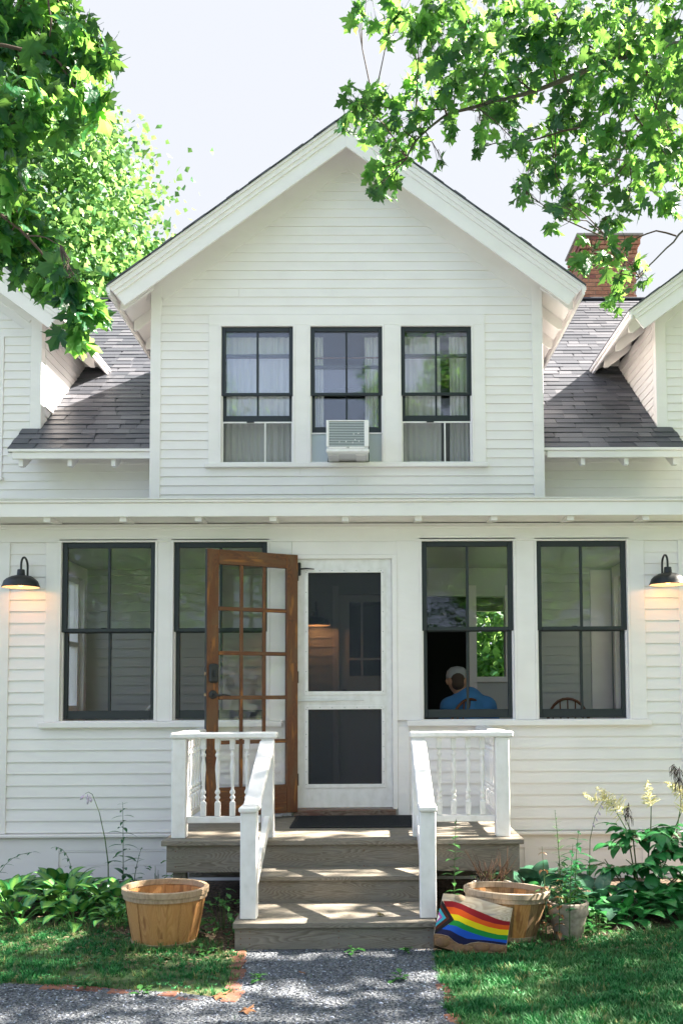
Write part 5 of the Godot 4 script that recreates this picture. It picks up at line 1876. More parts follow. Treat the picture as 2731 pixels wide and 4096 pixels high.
# ---------------------------------------------------------------- plants
func blade(length: float, width: float, petiole: float, arch: float, cup: float, ripple: float, mid: Color, rim: Color, nu := 8, nv := 8, heart := 0.55, rise := 0.0) -> ArrayMesh:
	# a leaf that starts at the origin and runs along +z, arching downwards
	var g := Geo.new()
	g.colored = true
	var rows := []
	var p := Vector3(0, 0, petiole)
	var th := rise
	for i in nu + 1:
		var k := float(i) / nu
		if i:
			th = rise - arch * pow(k, 1.25)
			p += Vector3(0, sin(th), cos(th)) * length / nu
		var w := width * 0.5 * pow(sin(PI * pow(clampf(k * 0.985 + 0.015, 0, 1), heart)), 0.85)
		if i == nu:
			w = 0.0005
		var row := []
		for j in nv + 1:
			var v := 2.0 * j / nv - 1.0
			var up := Vector3(0, cos(th), -sin(th))
			row.append(p + Vector3(v * w, 0, 0) + up * (cup * absf(v) * w + ripple * (1.0 if j % 2 else -1.0) * w * (1.0 - absf(v) * 0.6)))
		rows.append(row)
	for i in nu + 1:
		for j in nv + 1:
			var a: Vector3 = rows[mini(i + 1, nu)][j] - rows[maxi(i - 1, 0)][j]
			var b: Vector3 = rows[i][mini(j + 1, nv)] - rows[i][maxi(j - 1, 0)]
			var v := absf(2.0 * j / nv - 1.0)
			g.col = mid.lerp(rim, smoothstep(0.25, 0.9, v)) * (0.94 if j % 2 else 1.05)
			g.vert(rows[i][j], a.cross(b).normalized(), Vector2(float(j) / nv, float(i) / nu))
	for i in nu:
		for j in nv:
			var a := i * (nv + 1) + j
			var b := a + nv + 1
			g.idx.append_array(PackedInt32Array([a, a + 1, b, a + 1, b + 1, b]))
	if petiole > 0.0:
		g.col = mid.lerp(rim, 0.4) * 1.15
		g.tube([Vector3.ZERO, Vector3(0, petiole * 0.03, petiole * 0.5), Vector3(0, 0, petiole + 0.012)], [0.005, 0.004, 0.003], 5)
	return g.mesh()


func hosta(at: Vector3, count: int, size: float, spread: float, meshes: Array, label: String, group: String) -> Node3D:
	var h := thing("hosta", label, "hosta", at, group)
	for k in count:
		var q := (k + 0.5) / count
		var yaw := k * 2.39996 + rng.randf_range(-0.3, 0.3)
		var elev := lerpf(1.35, 0.30, pow(q, 0.8)) + rng.randf_range(-0.12, 0.12)
		var s := size * lerpf(0.72, 1.08, q) * rng.randf_range(0.85, 1.15)
		var b := Basis(Vector3.UP, yaw) * Basis(Vector3.RIGHT, -elev) * Basis(Vector3.BACK, rng.randf_range(-0.35, 0.35))
		var foot := Vector3(sin(yaw), 0, cos(yaw)) * rng.randf() * spread
		part(h, "leaf", meshes[rng.randi() % meshes.size()], M.hosta, Transform3D(b.scaled(Vector3.ONE * s), foot))
	return h


func weed(at: Vector3, height: float, lean: Vector3, pairs: int, leaf: Mesh, size: float, label: String, group: String, top_only := 0.0) -> Node3D:
	# an upright stem with leaves in pairs
	var w := thing("tall_weed", label, "weed", at, group)
	var pts := []
	for i in 7:
		var k := i / 6.0
		pts.append(Vector3(lean.x * k * k, height * k, lean.z * k * k))
	var g := geo()
	g.tube(pts, [0.0042, 0.004, 0.0036, 0.003, 0.0026, 0.002, 0.0012], 5)
	part(w, "stem", g.mesh(), M.stem)
	for i in pairs:
		var k := lerpf(top_only, 1.0, (i + 0.6) / pairs)
		var p := Vector3(lean.x * k * k, height * k, lean.z * k * k)
		var s := size * (1.0 - 0.65 * pow(k, 3.0)) * rng.randf_range(0.8, 1.2)
		var yaw := i * 1.9 + rng.randf_range(-0.5, 0.5)
		for e in 2:
			var b := Basis(Vector3.UP, yaw + PI * e + rng.randf_range(-0.3, 0.3)) * Basis(Vector3.RIGHT, -rng.randf_range(0.05, 0.6))
			part(w, "leaf", leaf, M.hosta, Transform3D(b.scaled(Vector3.ONE * s), p))
	return w


func plume(size: float, col: Color) -> ArrayMesh:
	# a feathery flower head of fine side strands along a bent axis
	var g := Geo.new()
	g.colored = true
	for i in 34:
		var k := i / 33.0
		var p := Vector3(0.10 * k * k, 0.9 * k, 0) * size
		for e in 2:
			g.col = col * rng.randf_range(0.75, 1.2)
			var yaw := rng.randf() * TAU
			var l := size * 0.46 * (1.0 - k * 0.85) * rng.randf_range(0.6, 1.1)
			var d := Vector3(cos(yaw), rng.randf_range(0.0, 0.7), sin(yaw)).normalized()
			var q := p + d * l * 0.5
			var tip := p + d * l + Vector3(0, -0.10 * l, 0)
			g.tube([p, q, tip], [0.0028, 0.0034, 0.0015], 3, false)
			for f in 3:
				var r := q.lerp(tip, f / 3.0)
				var dd := Vector3(rng.randf_range(-1, 1), rng.randf_range(-1, 1), rng.randf_range(-1, 1)).normalized() * l * 0.16
				g.tube([r, r + dd], [0.0026, 0.001], 3, false)
	return g.mesh()


func build_plants() -> void:
	var bright := Color(0.17, 0.37, 0.07)
	var deep := Color(0.018, 0.17, 0.045)
	var mixed := []
	for i in 4:
		mixed.append(blade(0.20, 0.125, 0.20, 0.9 + 0.2 * i, 0.18 - 0.07 * i, 0.035, bright * (0.8 + 0.12 * i), deep))
	hosta(Vector3(-2.62, 0.0, 1.15), 34, 1.0, 0.07, mixed, "variegated hosta clump at the left end of the left bed", "")
	hosta(Vector3(-2.20, 0.0, 1.12), 44, 1.06, 0.09, mixed, "tallest variegated hosta clump, midway along the left bed", "")
	hosta(Vector3(-1.86, 0.0, 1.22), 32, 0.95, 0.07, mixed, "variegated hosta clump nearest the clean basket", "")
	hosta(Vector3(-2.42, 0.0, 1.55), 20, 0.68, 0.05, mixed, "small pale hosta in front of the tall hosta, lawn side", "")
	hosta(Vector3(-2.03, 0.0, 1.56), 22, 0.70, 0.05, mixed, "small upright hosta by the lawn left of the basket", "")
	hosta(Vector3(-2.95, 0.0, 1.35), 30, 0.95, 0.07, mixed, "variegated hosta cut off by the left edge of the photo", "")
	hosta(Vector3(-2.40, 0.0, 0.72), 34, 1.05, 0.08, mixed, "variegated hosta at the back of the left bed, against the skirting", "")
	hosta(Vector3(-1.72, 0.0, 1.62), 18, 0.62, 0.05, mixed, "small hosta squeezed against the clean basket", "")
	hosta(Vector3(-2.75, 0.0, 1.62), 20, 0.66, 0.05, mixed, "low hosta at the lawn's edge on the far left", "")
	var plain := []
	for i in 3:
		plain.append(blade(0.21, 0.125, 0.22, 1.0 + 0.25 * i, 0.15 - 0.08 * i, 0.03, Color(0.038, 0.20, 0.05), Color(0.024, 0.165, 0.04)))
	hosta(Vector3(1.92, 0.0, 1.42), 40, 0.95, 0.09, plain, "green heart-leaved hosta at the front of the right bed", "")
	hosta(Vector3(2.32, 0.0, 1.40), 34, 1.0, 0.09, plain, "green hosta at the right end of the right bed", "")
	hosta(Vector3(1.72, 0.0, 1.66), 24, 0.78, 0.06, plain, "small heart-leaved hosta at the lawn's edge in the right bed", "")
	hosta(Vector3(2.12, 0.0, 1.68), 30, 0.85, 0.07, plain, "heart-leaved hosta hanging over the lawn in the right bed", "")
	hosta(Vector3(2.60, 0.0, 1.60), 30, 0.95, 0.07, plain, "heart-leaved hosta cut off by the right edge of the photo", "")
	hosta(Vector3(2.50, 0.0, 1.05), 30, 1.1, 0.08, plain, "heart-leaved hosta under the goatsbeard", "")
	hosta(Vector3(1.50, 0.0, 1.78), 20, 0.62, 0.05, plain, "low heart-leaved hosta just right of the clay pot", "")
	hosta(Vector3(1.05, 0.0, 1.55), 22, 0.85, 0.06, plain, "green hosta between the weathered basket and the clay pot", "")
	var blue := []
	for i in 3:
		blue.append(blade(0.25, 0.18, 0.24, 0.9 + 0.25 * i, 0.12 - 0.06 * i, 0.06, Color(0.050, 0.145, 0.085), Color(0.036, 0.12, 0.07)))
	hosta(Vector3(1.20, 0.0, 1.10), 26, 1.08, 0.10, blue, "large blue-green hosta behind the clay pot of weeds", "")
	hosta(Vector3(1.60, 0.0, 1.45), 16, 0.95, 0.07, blue, "blue-green hosta with broad drooping leaves right of the clay pot", "")
	# weeds and stalks on the left
	var lance := blade(0.09, 0.026, 0.0, 0.7, 0.2, 0.0, Color(0.018, 0.12, 0.04), Color(0.013, 0.10, 0.03), 6, 4, 0.8)
	weed(Vector3(-1.885, 0.0, 0.80), 0.75, Vector3(-0.01, 0, 0), 17, lance, 1.5, "dark upright leafy weed against the wall left of the stoop", "")
	weed(Vector3(-1.80, 0.0, 0.85), 0.42, Vector3(0.07, 0, 0.03), 9, lance, 0.9, "shorter weed at the foot of the dark upright weed", "")
	var stalk := thing("hosta_flower_stalk", "tall bent hosta stalk with drooping lilac flowers against the wall", "flower", Vector3(-1.97, 0.0, 0.90))
	var sg := geo()
	sg.tube([Vector3(0, 0.1, 0), Vector3(-0.005, 0.30, 0), Vector3(-0.03, 0.48, 0), Vector3(-0.075, 0.68, 0), Vector3(-0.13, 0.82, 0), Vector3(-0.16, 0.838, 0), Vector3(-0.185, 0.825, 0)], [0.005, 0.0045, 0.004, 0.003, 0.0025, 0.002, 0.0015], 6)
	part(stalk, "stem", sg.mesh(), M.stem)
	var lilac := mat(0.55, 0.45, 0.60, 0.6)
	for q in [[-0.187, 0.822, 0.7], [-0.165, 0.825, 0.0], [-0.152, 0.812, -0.25], [-0.16, 0.80, 0.15]]:
		var fg := geo()
		fg.lathe([Vector2(0.002, 0.0), Vector2(0.004, -0.012), Vector2(0.009, -0.028), Vector2(0.010, -0.038), Vector2(0.005, -0.052), Vector2(0.0, -0.056)], 8)
		part(stalk, "blossom", fg.mesh(), lilac, Transform3D(Basis(Vector3.BACK, -q[2]), Vector3(q[0], q[1], 0.0)))
	part(stalk, "leaf", lance, M.hosta, Transform3D(Basis(Vector3.UP, 0.9) * Basis(Vector3.RIGHT, -0.7), Vector3(-0.005, 0.30, 0)).scaled_local(Vector3(1.6, 1.2, 1.0)))
	# arching fronds near the left edge
	for q in [[Vector3(-2.86, 0.0, 0.85), Vector3(0.30, 0.385, 0.02), "dark arching frond at the far left of the bed"], [Vector3(-2.26, 0.05, 0.80), Vector3(-0.13, 0.36, 0.0), "small arching frond rising out of the tall hosta"]]:
		var f := thing("arching_frond", q[2], "frond", q[0])
		var pts := []
		for i in 8:
			var k := i / 7.0
			pts.append(Vector3(q[1].x * k * k * 1.0, q[1].y * sin(k * 1.5) / sin(1.5), q[1].z * k))
		var fg := geo()
		fg.tube(pts, [0.004, 0.002], 5)
		part(f, "stem", fg.mesh(), M.stem)
		for i in range(2, 8):
			for e in [-1, 1]:
				var b := Basis(Vector3.UP, e * 1.1 + (0.9 if q[1].x > 0 else -0.9)) * Basis(Vector3.RIGHT, -0.15)
				part(f, "leaf", lance, M.hosta, Transform3D(b.scaled(Vector3.ONE * 0.75), pts[i]))
	# low foliage under the stoop's corner and beside the basket
	var small := blade(0.055, 0.034, 0.015, 0.6, 0.15, 0.0, Color(0.05, 0.17, 0.04), Color(0.04, 0.14, 0.03), 4, 4, 0.7)
	for q in [[Vector3(-0.98, 0.0, 1.80), 70, 0.20, 0.26, "dark leafy seedlings between the clean basket and the steps"], [Vector3(-1.62, 0.0, 0.85), 46, 0.16, 0.30, "fine ferny plant by the stoop's corner post"], [Vector3(-1.72, 0.0, 1.6), 26, 0.14, 0.16, "low creeping weeds left of the clean basket"], [Vector3(0.52, 0.0, 1.95), 30, 0.09, 0.26, "pale leafy sprig between the steps and the weathered basket"], [Vector3(1.45, 0.0, 2.02), 24, 0.08, 0.16, "small-leaved sprig right of the clay pot"]]:
		var c := thing("seedling_clump", q[4], "plant", q[0])
		for i in q[1]:
			var yaw := rng.randf() * TAU
			var rr: float = q[2] * sqrt(rng.randf())
			var hh: float = q[3] * rng.randf() * (1.15 - rr / q[2] * 0.6)
			part(c, "leaf", small, M.hosta, Transform3D((Basis(Vector3.UP, yaw) * Basis(Vector3.RIGHT, rng.randf_range(-0.6, 0.2))).scaled(Vector3.ONE * rng.randf_range(0.7, 1.3)), Vector3(sin(yaw) * rr, hh + 0.01, cos(yaw) * rr)))
		var tg := geo()
		for i in 7:
			var yaw := rng.randf() * TAU
			var rr: float = q[2] * rng.randf() * 0.8
			tg.tube([Vector3(sin(yaw) * rr * 0.3, 0, cos(yaw) * rr * 0.3), Vector3(sin(yaw) * rr, q[3] * rng.randf_range(0.6, 1.0), cos(yaw) * rr)], [0.003, 0.0015], 4)
		part(c, "stem", tg.mesh(), M.stem)
	# the tall pale weed beside the right railing
	var oval := blade(0.075, 0.034, 0.0, 0.8, 0.2, 0.0, Color(0.055, 0.17, 0.045), Color(0.045, 0.145, 0.035), 6, 4, 0.7)
	weed(Vector3(0.56, 0.0, 1.72), 0.72, Vector3(0.02, 0, 0.0), 14, oval, 1.2, "slender leafy weed standing against the right post of the steps", "")
	# bare twigs in the pale pot
	var tw := thing("twiggy_shrub", "bare reddish twigs growing from the pale pot behind the weathered basket", "shrub", Vector3(0.835, 0.235, 1.56))
	for i in 30:
		var g := geo()
		var yaw := rng.randf() * TAU
		var l := rng.randf_range(0.14, 0.30) * (1.35 if i % 9 == 0 else 1.0)
		var d := Vector3(cos(yaw), rng.randf_range(0.7, 2.6), sin(yaw) * 0.7).normalized()
		var p0 := Vector3(cos(yaw), 0, sin(yaw)) * rng.randf() * 0.07
		var p1 := p0 + d * l * 0.5
		var p2 := p1 + (d + Vector3(rng.randf_range(-0.5, 0.5), rng.randf_range(-0.1, 0.5), rng.randf_range(-0.5, 0.5))).normalized() * l * 0.5
		g.tube([p0, p1, p2], [0.004, 0.003, 0.0015], 4)
		for e in 2:
			var b0 := p0.lerp(p1, rng.randf_range(0.4, 1.0))
			g.tube([b0, b0 + (d + Vector3(rng.randf_range(-0.9, 0.9), rng.randf_range(-0.4, 0.6), rng.randf_range(-0.9, 0.9))).normalized() * l * 0.35], [0.0026, 0.0012], 4)
		part(tw, "twig", g.mesh(), M.brown_stem if i % 3 else M.twig)
	for i in 36:
		var yaw := rng.randf() * TAU
		part(tw, "leaf", small, M.hosta, Transform3D((Basis(Vector3.UP, yaw) * Basis(Vector3.RIGHT, -0.5)).scaled(Vector3.ONE * 0.45), Vector3(cos(yaw) * 0.16 * rng.randf(), rng.randf_range(-0.02, 0.09), sin(yaw) * 0.16 * rng.randf())))
	# weeds in the clay pot
	var pots := thing("potted_weeds", "tangled green weeds and dry stems growing in the clay pot", "weeds", Vector3(1.262, 0.21, 2.06))
	var grassy := blade(0.15, 0.012, 0.0, 1.2, 0.3, 0.0, Color(0.08, 0.22, 0.04), Color(0.07, 0.19, 0.03), 6, 2, 0.6, 0.3)
	for i in 26:
		var yaw := rng.randf() * TAU
		part(pots, "grass_blade", grassy, M.hosta, Transform3D((Basis(Vector3.UP, yaw) * Basis(Vector3.RIGHT, -rng.randf_range(0.6, 1.35))).scaled(Vector3.ONE * rng.randf_range(0.6, 1.4)), Vector3(sin(yaw), 0, cos(yaw)) * rng.randf() * 0.08))
	for i in 80:
		var yaw := rng.randf() * TAU
		part(pots, "leaf", small, M.hosta, Transform3D((Basis(Vector3.UP, yaw) * Basis(Vector3.RIGHT, -rng.randf_range(-0.2, 0.7))).scaled(Vector3.ONE * rng.randf_range(0.5, 1.1)), Vector3(sin(yaw) * 0.1 * rng.randf(), rng.randf_range(0.0, 0.26), cos(yaw) * 0.1 * rng.randf())))
	weed(Vector3(1.225, 0.21, 2.02), 0.60, Vector3(-0.03, 0, 0), 22, blade(0.06, 0.010, 0.0, 0.3, 0.2, 0.0, Color(0.10, 0.24, 0.07), Color(0.09, 0.2, 0.06), 4, 2, 0.7), 1.2, "tall narrow-leaved weed with a feathery tip in the clay pot", "", 0.3)
	weed(Vector3(1.31, 0.21, 2.05), 0.47, Vector3(0.03, 0, 0), 11, lance, 1.6, "dark stemmed weed on the right side of the clay pot", "")
	weed(Vector3(1.23, 0.0, 2.26), 0.62, Vector3(0.04, 0, -0.05), 10, lance, 1.5, "long leaning stem rising in front of the clay pot", "", 0.3)
	var dry := blade(0.06, 0.03, 0.0, 1.6, 0.5, 0.0, Color(0.30, 0.15, 0.06), Color(0.24, 0.11, 0.05), 5, 4, 0.7)
	for q in [[Vector3(1.10, 0.0, 2.18), 0.60, Vector3(-0.02, 0, 0), 5, "stem with curled brown leaves right of the weathered basket"], [Vector3(1.17, 0.0, 2.24), 0.42, Vector3(0.01, 0, 0.0), 7, "withering stem with brown and green leaves before the clay pot"]]:
		var w := weed(q[0], q[1], q[2], q[3], dry, 1.0, q[4], "", 0.1)
		for i in 5:
			var yaw := rng.randf() * TAU
			part(w, "leaf", oval, M.hosta, Transform3D(Basis(Vector3.UP, yaw) * Basis(Vector3.RIGHT, -0.3), Vector3(0, q[1] * rng.randf_range(0.1, 0.6), 0)))
	# goat's beard: tall leafy stems with cream plumes
	var gb := thing("goatsbeard", "tall bushy goatsbeard with toothed leaflets and cream flower plumes in the right bed", "shrub", Vector3(2.05, 0.0, 0.88))
	var leaflet := []
	for i in 3:
		leaflet.append(blade(0.125, 0.07, 0.0, 0.6 + 0.3 * i, 0.2 - 0.1 * i, 0.05, Color(0.034, 0.19, 0.052), Color(0.022, 0.155, 0.042), 7, 6, 0.72))
	var heads := [[Vector3(-0.07, 0.49, 0.05), Vector3(-0.15, 0.66, 0.10), 0.24, 0.75], [Vector3(-0.10, 0.52, 0.0), Vector3(-0.24, 0.74, 0.10), 0.20, 1.35], [Vector3(0.08, 0.50, 0.0), Vector3(0.06, 0.72, 0.1), 0.17, 0.2], [Vector3(0.25, 0.50, 0.0), Vector3(0.30, 0.66, 0.05), 0.17, -0.3], [Vector3(0.15, 0.4, 0.1), Vector3(0.2, 0.5, 0.2), 0.0, 0.0], [Vector3(-0.25, 0.25, 0.1), Vector3(-0.32, 0.34, 0.2), 0.0, 0.0], [Vector3(0.3, 0.45, -0.1), Vector3(0.33, 0.80, 0.0), 0.14, 0.9], [Vector3(0.4, 0.3, 0.1), Vector3(0.55, 0.42, 0.2), 0.0, 0.0], [Vector3(-0.12, 0.3, 0.2), Vector3(-0.2, 0.36, 0.35), 0.0, 0.0], [Vector3(0.05, 0.3, 0.25), Vector3(0.05, 0.36, 0.45), 0.0, 0.0], [Vector3(0.3, 0.3, 0.25), Vector3(0.35, 0.38, 0.42), 0.0, 0.0]]
	for hd in heads:
		var sg2 := geo()
		sg2.tube([Vector3(hd[0].x * 0.2, 0, 0), hd[0], hd[1]], [0.006, 0.005, 0.003], 6)
		part(gb, "stem", sg2.mesh(), M.stem)
		if hd[2] > 0.0:
			var pm := part(gb, "flower_plume", plume(hd[2] * 1.25, Color(0.72, 0.68, 0.36)), M.stone, Transform3D(Basis(Vector3.BACK, hd[3]) * Basis(Vector3.UP, rng.randf() * TAU), hd[1]))
			pm.set_meta("kind", "stuff")
	for i in 57:
		var hd: Array = heads[i % heads.size()]
		var p: Vector3 = (hd[0] as Vector3).lerp(hd[1], rng.randf_range(-0.6, 0.35)) + Vector3(rng.randf_range(-0.05, 0.05), 0, rng.randf_range(-0.03, 0.12))
		var yaw := rng.randf_range(-1.9, 1.9)
		var rach := Basis(Vector3.UP, yaw) * Basis(Vector3.RIGHT, -rng.randf_range(-0.1, 0.5))
		var g := geo()
		g.tube([p, p + rach * Vector3(0, 0, 0.2)], [0.003, 0.0018], 4)
		part(gb, "stalk", g.mesh(), M.stem)
		for e in 5:
			var off := Vector3(0, 0, [0.2, 0.13, 0.13, 0.05, 0.05][e])
			var side := [0.0, 0.95, -0.95, 1.15, -1.15][e] as float
			var b := rach * Basis(Vector3.UP, side) * Basis(Vector3.RIGHT, rng.randf_range(-0.2, 0.35)) * Basis(Vector3.BACK, rng.randf_range(-0.3, 0.3))
			part(gb, "leaf", leaflet[rng.randi() % 3], M.hosta, Transform3D(b.scaled(Vector3.ONE * rng.randf_range(0.8, 1.15)), p + rach * off))
	for q in [[Vector3(-0.115, 0.68, 0.12), 0.13], [Vector3(0.28, 0.93, 0.1), 0.16], [Vector3(0.24, 0.98, 0.1), 0.10]]:
		var g := geo()
		for i in 26:
			var x := rng.randf_range(-0.02, 0.02)
			var y := rng.randf_range(-0.3, 0.5)
			g.tube([Vector3(x * 0.4, y * q[1], 0), Vector3(x * 1.8, (y - 0.25) * q[1], rng.randf_range(-0.02, 0.02)), Vector3(x * 2.0, (y - 0.6) * q[1], rng.randf_range(-0.02, 0.02))], [0.0022, 0.002, 0.001], 3, false)
		g.tube([Vector3(0, 0.5 * q[1], 0), Vector3(0, -0.6 * q[1], 0), Vector3(0.01, -1.4 * q[1], -0.02)], [0.002], 4)
		part(gb, "dead_plume", g.mesh(), mat(0.035, 0.02, 0.015, 0.9), Transform3D(Basis(), q[0])).set_meta("kind", "stuff")
	var wisp := thing("hosta_flower_stalk", "thin seeding stalk with faded lilac flowers leaning before the right wall", "flower", Vector3(1.62, 0.2, 1.05))
	var wg := geo()
	wg.tube([Vector3(0, 0, 0), Vector3(0.01, 0.28, 0), Vector3(0.05, 0.45, 0), Vector3(0.11, 0.56, 0)], [0.004, 0.003, 0.002, 0.001], 5)
	part(wisp, "stem", wg.mesh(), M.stem)
	for i in 4:
		var fg := geo()
		fg.lathe([Vector2(0.002, 0.0), Vector2(0.006, -0.015), Vector2(0.007, -0.026), Vector2(0.0, -0.038)], 6)
		part(wisp, "blossom", fg.mesh(), lilac, Transform3D(Basis(Vector3.BACK, 0.5), Vector3(0.03 + 0.022 * i, 0.40 + 0.045 * i, 0.0)))
	# weeds sprouting from the gravel
	for q in [[-0.10, 2.42, "broad-leaved weed sprouting before the bottom step's middle"], [0.22, 2.44, "leafy weed sprouting at the right end of the bottom step"], [-1.18, 3.24, "weed growing between the edging bricks"], [-1.52, 3.10, "small weed at the lawn's brick edge on the left"], [-0.62, 3.02, "tiny weed in the gravel beside the brick edging"], [0.15, 3.0, "tiny weed on the right side of the gravel path"], [-1.0, 2.42, "small weed at the foot of the clean basket"]]:
		var c := thing("sprouting_weed", q[2], "weed", Vector3(q[0], 0.0, q[1]))
		for i in 9:
			part(c, "leaf", small, M.hosta, Transform3D((Basis(Vector3.UP, i * 2.4) * Basis(Vector3.RIGHT, -rng.randf_range(0.1, 0.8))).scaled(Vector3.ONE * rng.randf_range(0.5, 1.1)), Vector3(rng.randf_range(-0.03, 0.03), 0.008 + 0.03 * rng.randf(), rng.randf_range(-0.02, 0.02))))


# ---------------------------------------------------------------- trees
func maple_leaf(seed_: int, fold: float) -> ArrayMesh:
	# five-lobed outline, stalk at the origin, tip at y = 1; folded along its midrib
	var r := RandomNumberGenerator.new()
	r.seed = seed_
	var half := [Vector2(0, 0), Vector2(0.10, -0.10), Vector2(0.24, -0.05), Vector2(0.45, -0.12), Vector2(0.37, 0.05), Vector2(0.44, 0.12), Vector2(0.30, 0.17), Vector2(0.48, 0.25), Vector2(0.52, 0.38), Vector2(0.66, 0.47), Vector2(0.45, 0.47), Vector2(0.38, 0.54), Vector2(0.20, 0.40), Vector2(0.19, 0.56), Vector2(0.30, 0.70), Vector2(0.15, 0.75), Vector2(0, 1.0)]
	var g := Geo.new()
	var mid := 0.24
	for s in [-1, 1]:
		var pts := []
		for p in half:
			var q := Vector2(p.x * s, p.y) + Vector2(r.randf_range(-0.025, 0.025), r.randf_range(-0.025, 0.025)) * (1.0 if p.x > 0 else 0.0)
			pts.append(q)
		var lift := func(q: Vector2) -> Vector3: return Vector3(q.x, q.y, -fold * absf(q.x) * 0.6 - 0.30 * fold * q.y * q.y + 0.12 * fold * sin(q.x * 7.0 + q.y * 5.0 + seed_))
		var ring := [Vector2(0, mid)]
		ring.append_array(pts)
		var first := g.v.size()
		for q in ring:
			var e := 0.02
			var o: Vector3 = lift.call(q)
			var ex: Vector3 = lift.call(q + Vector2(e * s, 0))
			var ey: Vector3 = lift.call(q + Vector2(0, e))
			g.vert(o, Vector3(-(ex.z - o.z) / (e * s), -(ey.z - o.z) / e, 1.0), q * 0.8 + Vector2(seed_ * 0.37, 0))
		for i in pts.size() - 1:
			if s > 0:
				g.idx.append_array(PackedInt32Array([first, first + i + 2, first + i + 1]))
			else:
				g.idx.append_array(PackedInt32Array([first, first + i + 1, first + i + 2]))
	g.tube([Vector3(0, 0.03, 0), Vector3(0.02, -0.28, 0.10), Vector3(0.03, -0.5, 0.28)], [0.014, 0.011], 3, false)
	return g.mesh()


func hang(size: float, face := 0.0) -> Basis:
	# a leaf that hangs outwards and down, its upper side mostly to the sky
	var a := rng.randf() * TAU
	var tip := Vector3(cos(a) * 0.75, -rng.randf_range(0.15, 1.0), sin(a) * 0.75).normalized()
	var nn := Vector3(rng.randf_range(-0.8, 0.8), rng.randf_range(0.1, 1.0), rng.randf_range(-0.8, 0.8) + face)
	var x := tip.cross(nn).normalized()
	return Basis(x, tip, x.cross(tip)).scaled_local(Vector3.ONE * size * rng.randf_range(0.6, 1.2))


func path(a: Array) -> Array:
	var out := []
	for i in range(0, a.size(), 3):
		out.append(Vector3(a[i], a[i + 1], a[i + 2]))
	return out


func limb(tree: Node, pts: Array, r0: float, r1: float, called := "limb") -> void:
	var c := Curve3D.new()
	for i in pts.size():
		var d: Vector3 = (pts[mini(i + 1, pts.size() - 1)] - pts[maxi(i - 1, 0)]) * 0.17
		c.add_point(pts[i], -d, d)
	var out := []
	var rad := []
	var l := c.get_baked_length()
	var n := maxi(4, int(l / 0.07))
	for i in n + 1:
		var k := float(i) / n
		out.append(c.sample_baked(l * k) + Vector3(rng.randf_range(-1, 1), rng.randf_range(-1, 1), rng.randf_range(-1, 1)) * 0.004)
		rad.append(lerpf(r0, r1, k) * rng.randf_range(0.93, 1.1))
	var g := geo()
	g.tube(out, rad, 8)
	part(tree, called, g.mesh(), M.bark_grey if r0 > 0.02 else M.twig)


func leafy(tree: Node, blobs: Array, limbs: Array, density: float, size: float, singles: int) -> void:
	# leaves in the given balls (x, y, z, radius), each ball tied to the nearest limb by a twig
	var meshes := []
	for i in 4:
		meshes.append(maple_leaf(i + 1, 0.25 + 0.22 * i))
	var spots := [[], [], [], []]
	var all := []
	for i in range(0, blobs.size(), 4):
		var c := Vector3(blobs[i], blobs[i + 1], blobs[i + 2])
		var r: float = blobs[i + 3]
		var best := Vector3.ZERO
		var dist := 1e9
		for l in limbs:
			for k in l.size() - 1:
				for e in 5:
					var q: Vector3 = (l[k] as Vector3).lerp(l[k + 1], e / 5.0)
					if q.distance_to(c) < dist:
						dist = q.distance_to(c)
						best = q
		var n := int(ceil(r * r * density))
		var here := []
		for k in n:
			var d := Vector3(rng.randfn(), rng.randfn(), rng.randfn()).normalized() * pow(rng.randf(), 0.45)
			here.append(c + Vector3(d.x * r, d.y * r, d.z * minf(r * 1.4, 0.3)))
			all.append(Transform3D(hang(size), here[k]))
		var g := geo()
		var mid := best.lerp(c, 0.5) + Vector3(rng.randf_range(-0.04, 0.04), rng.randf_range(-0.02, 0.06), rng.randf_range(-0.04, 0.04))
		g.tube([best, mid, c], [0.0055, 0.004, 0.0025], 5)
		for k in mini(6, n):
			g.tube([mid.lerp(c, rng.randf()), mid.lerp(here[k], 0.6) + Vector3(0, 0.02, 0), here[k]], [0.0025, 0.002, 0.0012], 4, false)
		part(tree, "twig", g.mesh(), M.twig)
	var step := maxf(1.0, float(all.size()) / maxf(1.0, singles))
	var next := 0.0
	for i in all.size():
		if i >= next:
			next += step
			part(tree, "leaf", meshes[i % 4], M.maple[rng.randi() % 4], all[i])
		else:
			spots[(i / 3) % 4].append(all[i])
	for i in 4:
		if spots[i].size():
			scatter(tree, "foliage", meshes[i], M.maple[i], spots[i])


func crown(tree: Node, c: Vector3, r: Vector3, clumps: int, per: int, clump_r: float, mesh: Mesh, mats: Array, size: float) -> void:
	var spots := []
	for m in mats:
		spots.append([])
	for i in clumps:
		var d := Vector3(rng.randfn(), rng.randfn(), rng.randfn()).normalized() * pow(rng.randf(), 0.38)
		var p := c + d * r
		var cr := clump_r * rng.randf_range(0.6, 1.3)
		for k in per:
			var e := Vector3(rng.randfn(), rng.randfn() * 0.65, rng.randfn()) * cr * 0.55
			var q := p + e
			spots[rng.randi() % mats.size()].append(Transform3D(hang(size), q))
	for i in mats.size():
		scatter(tree, "crown", mesh, mats[i], spots[i])


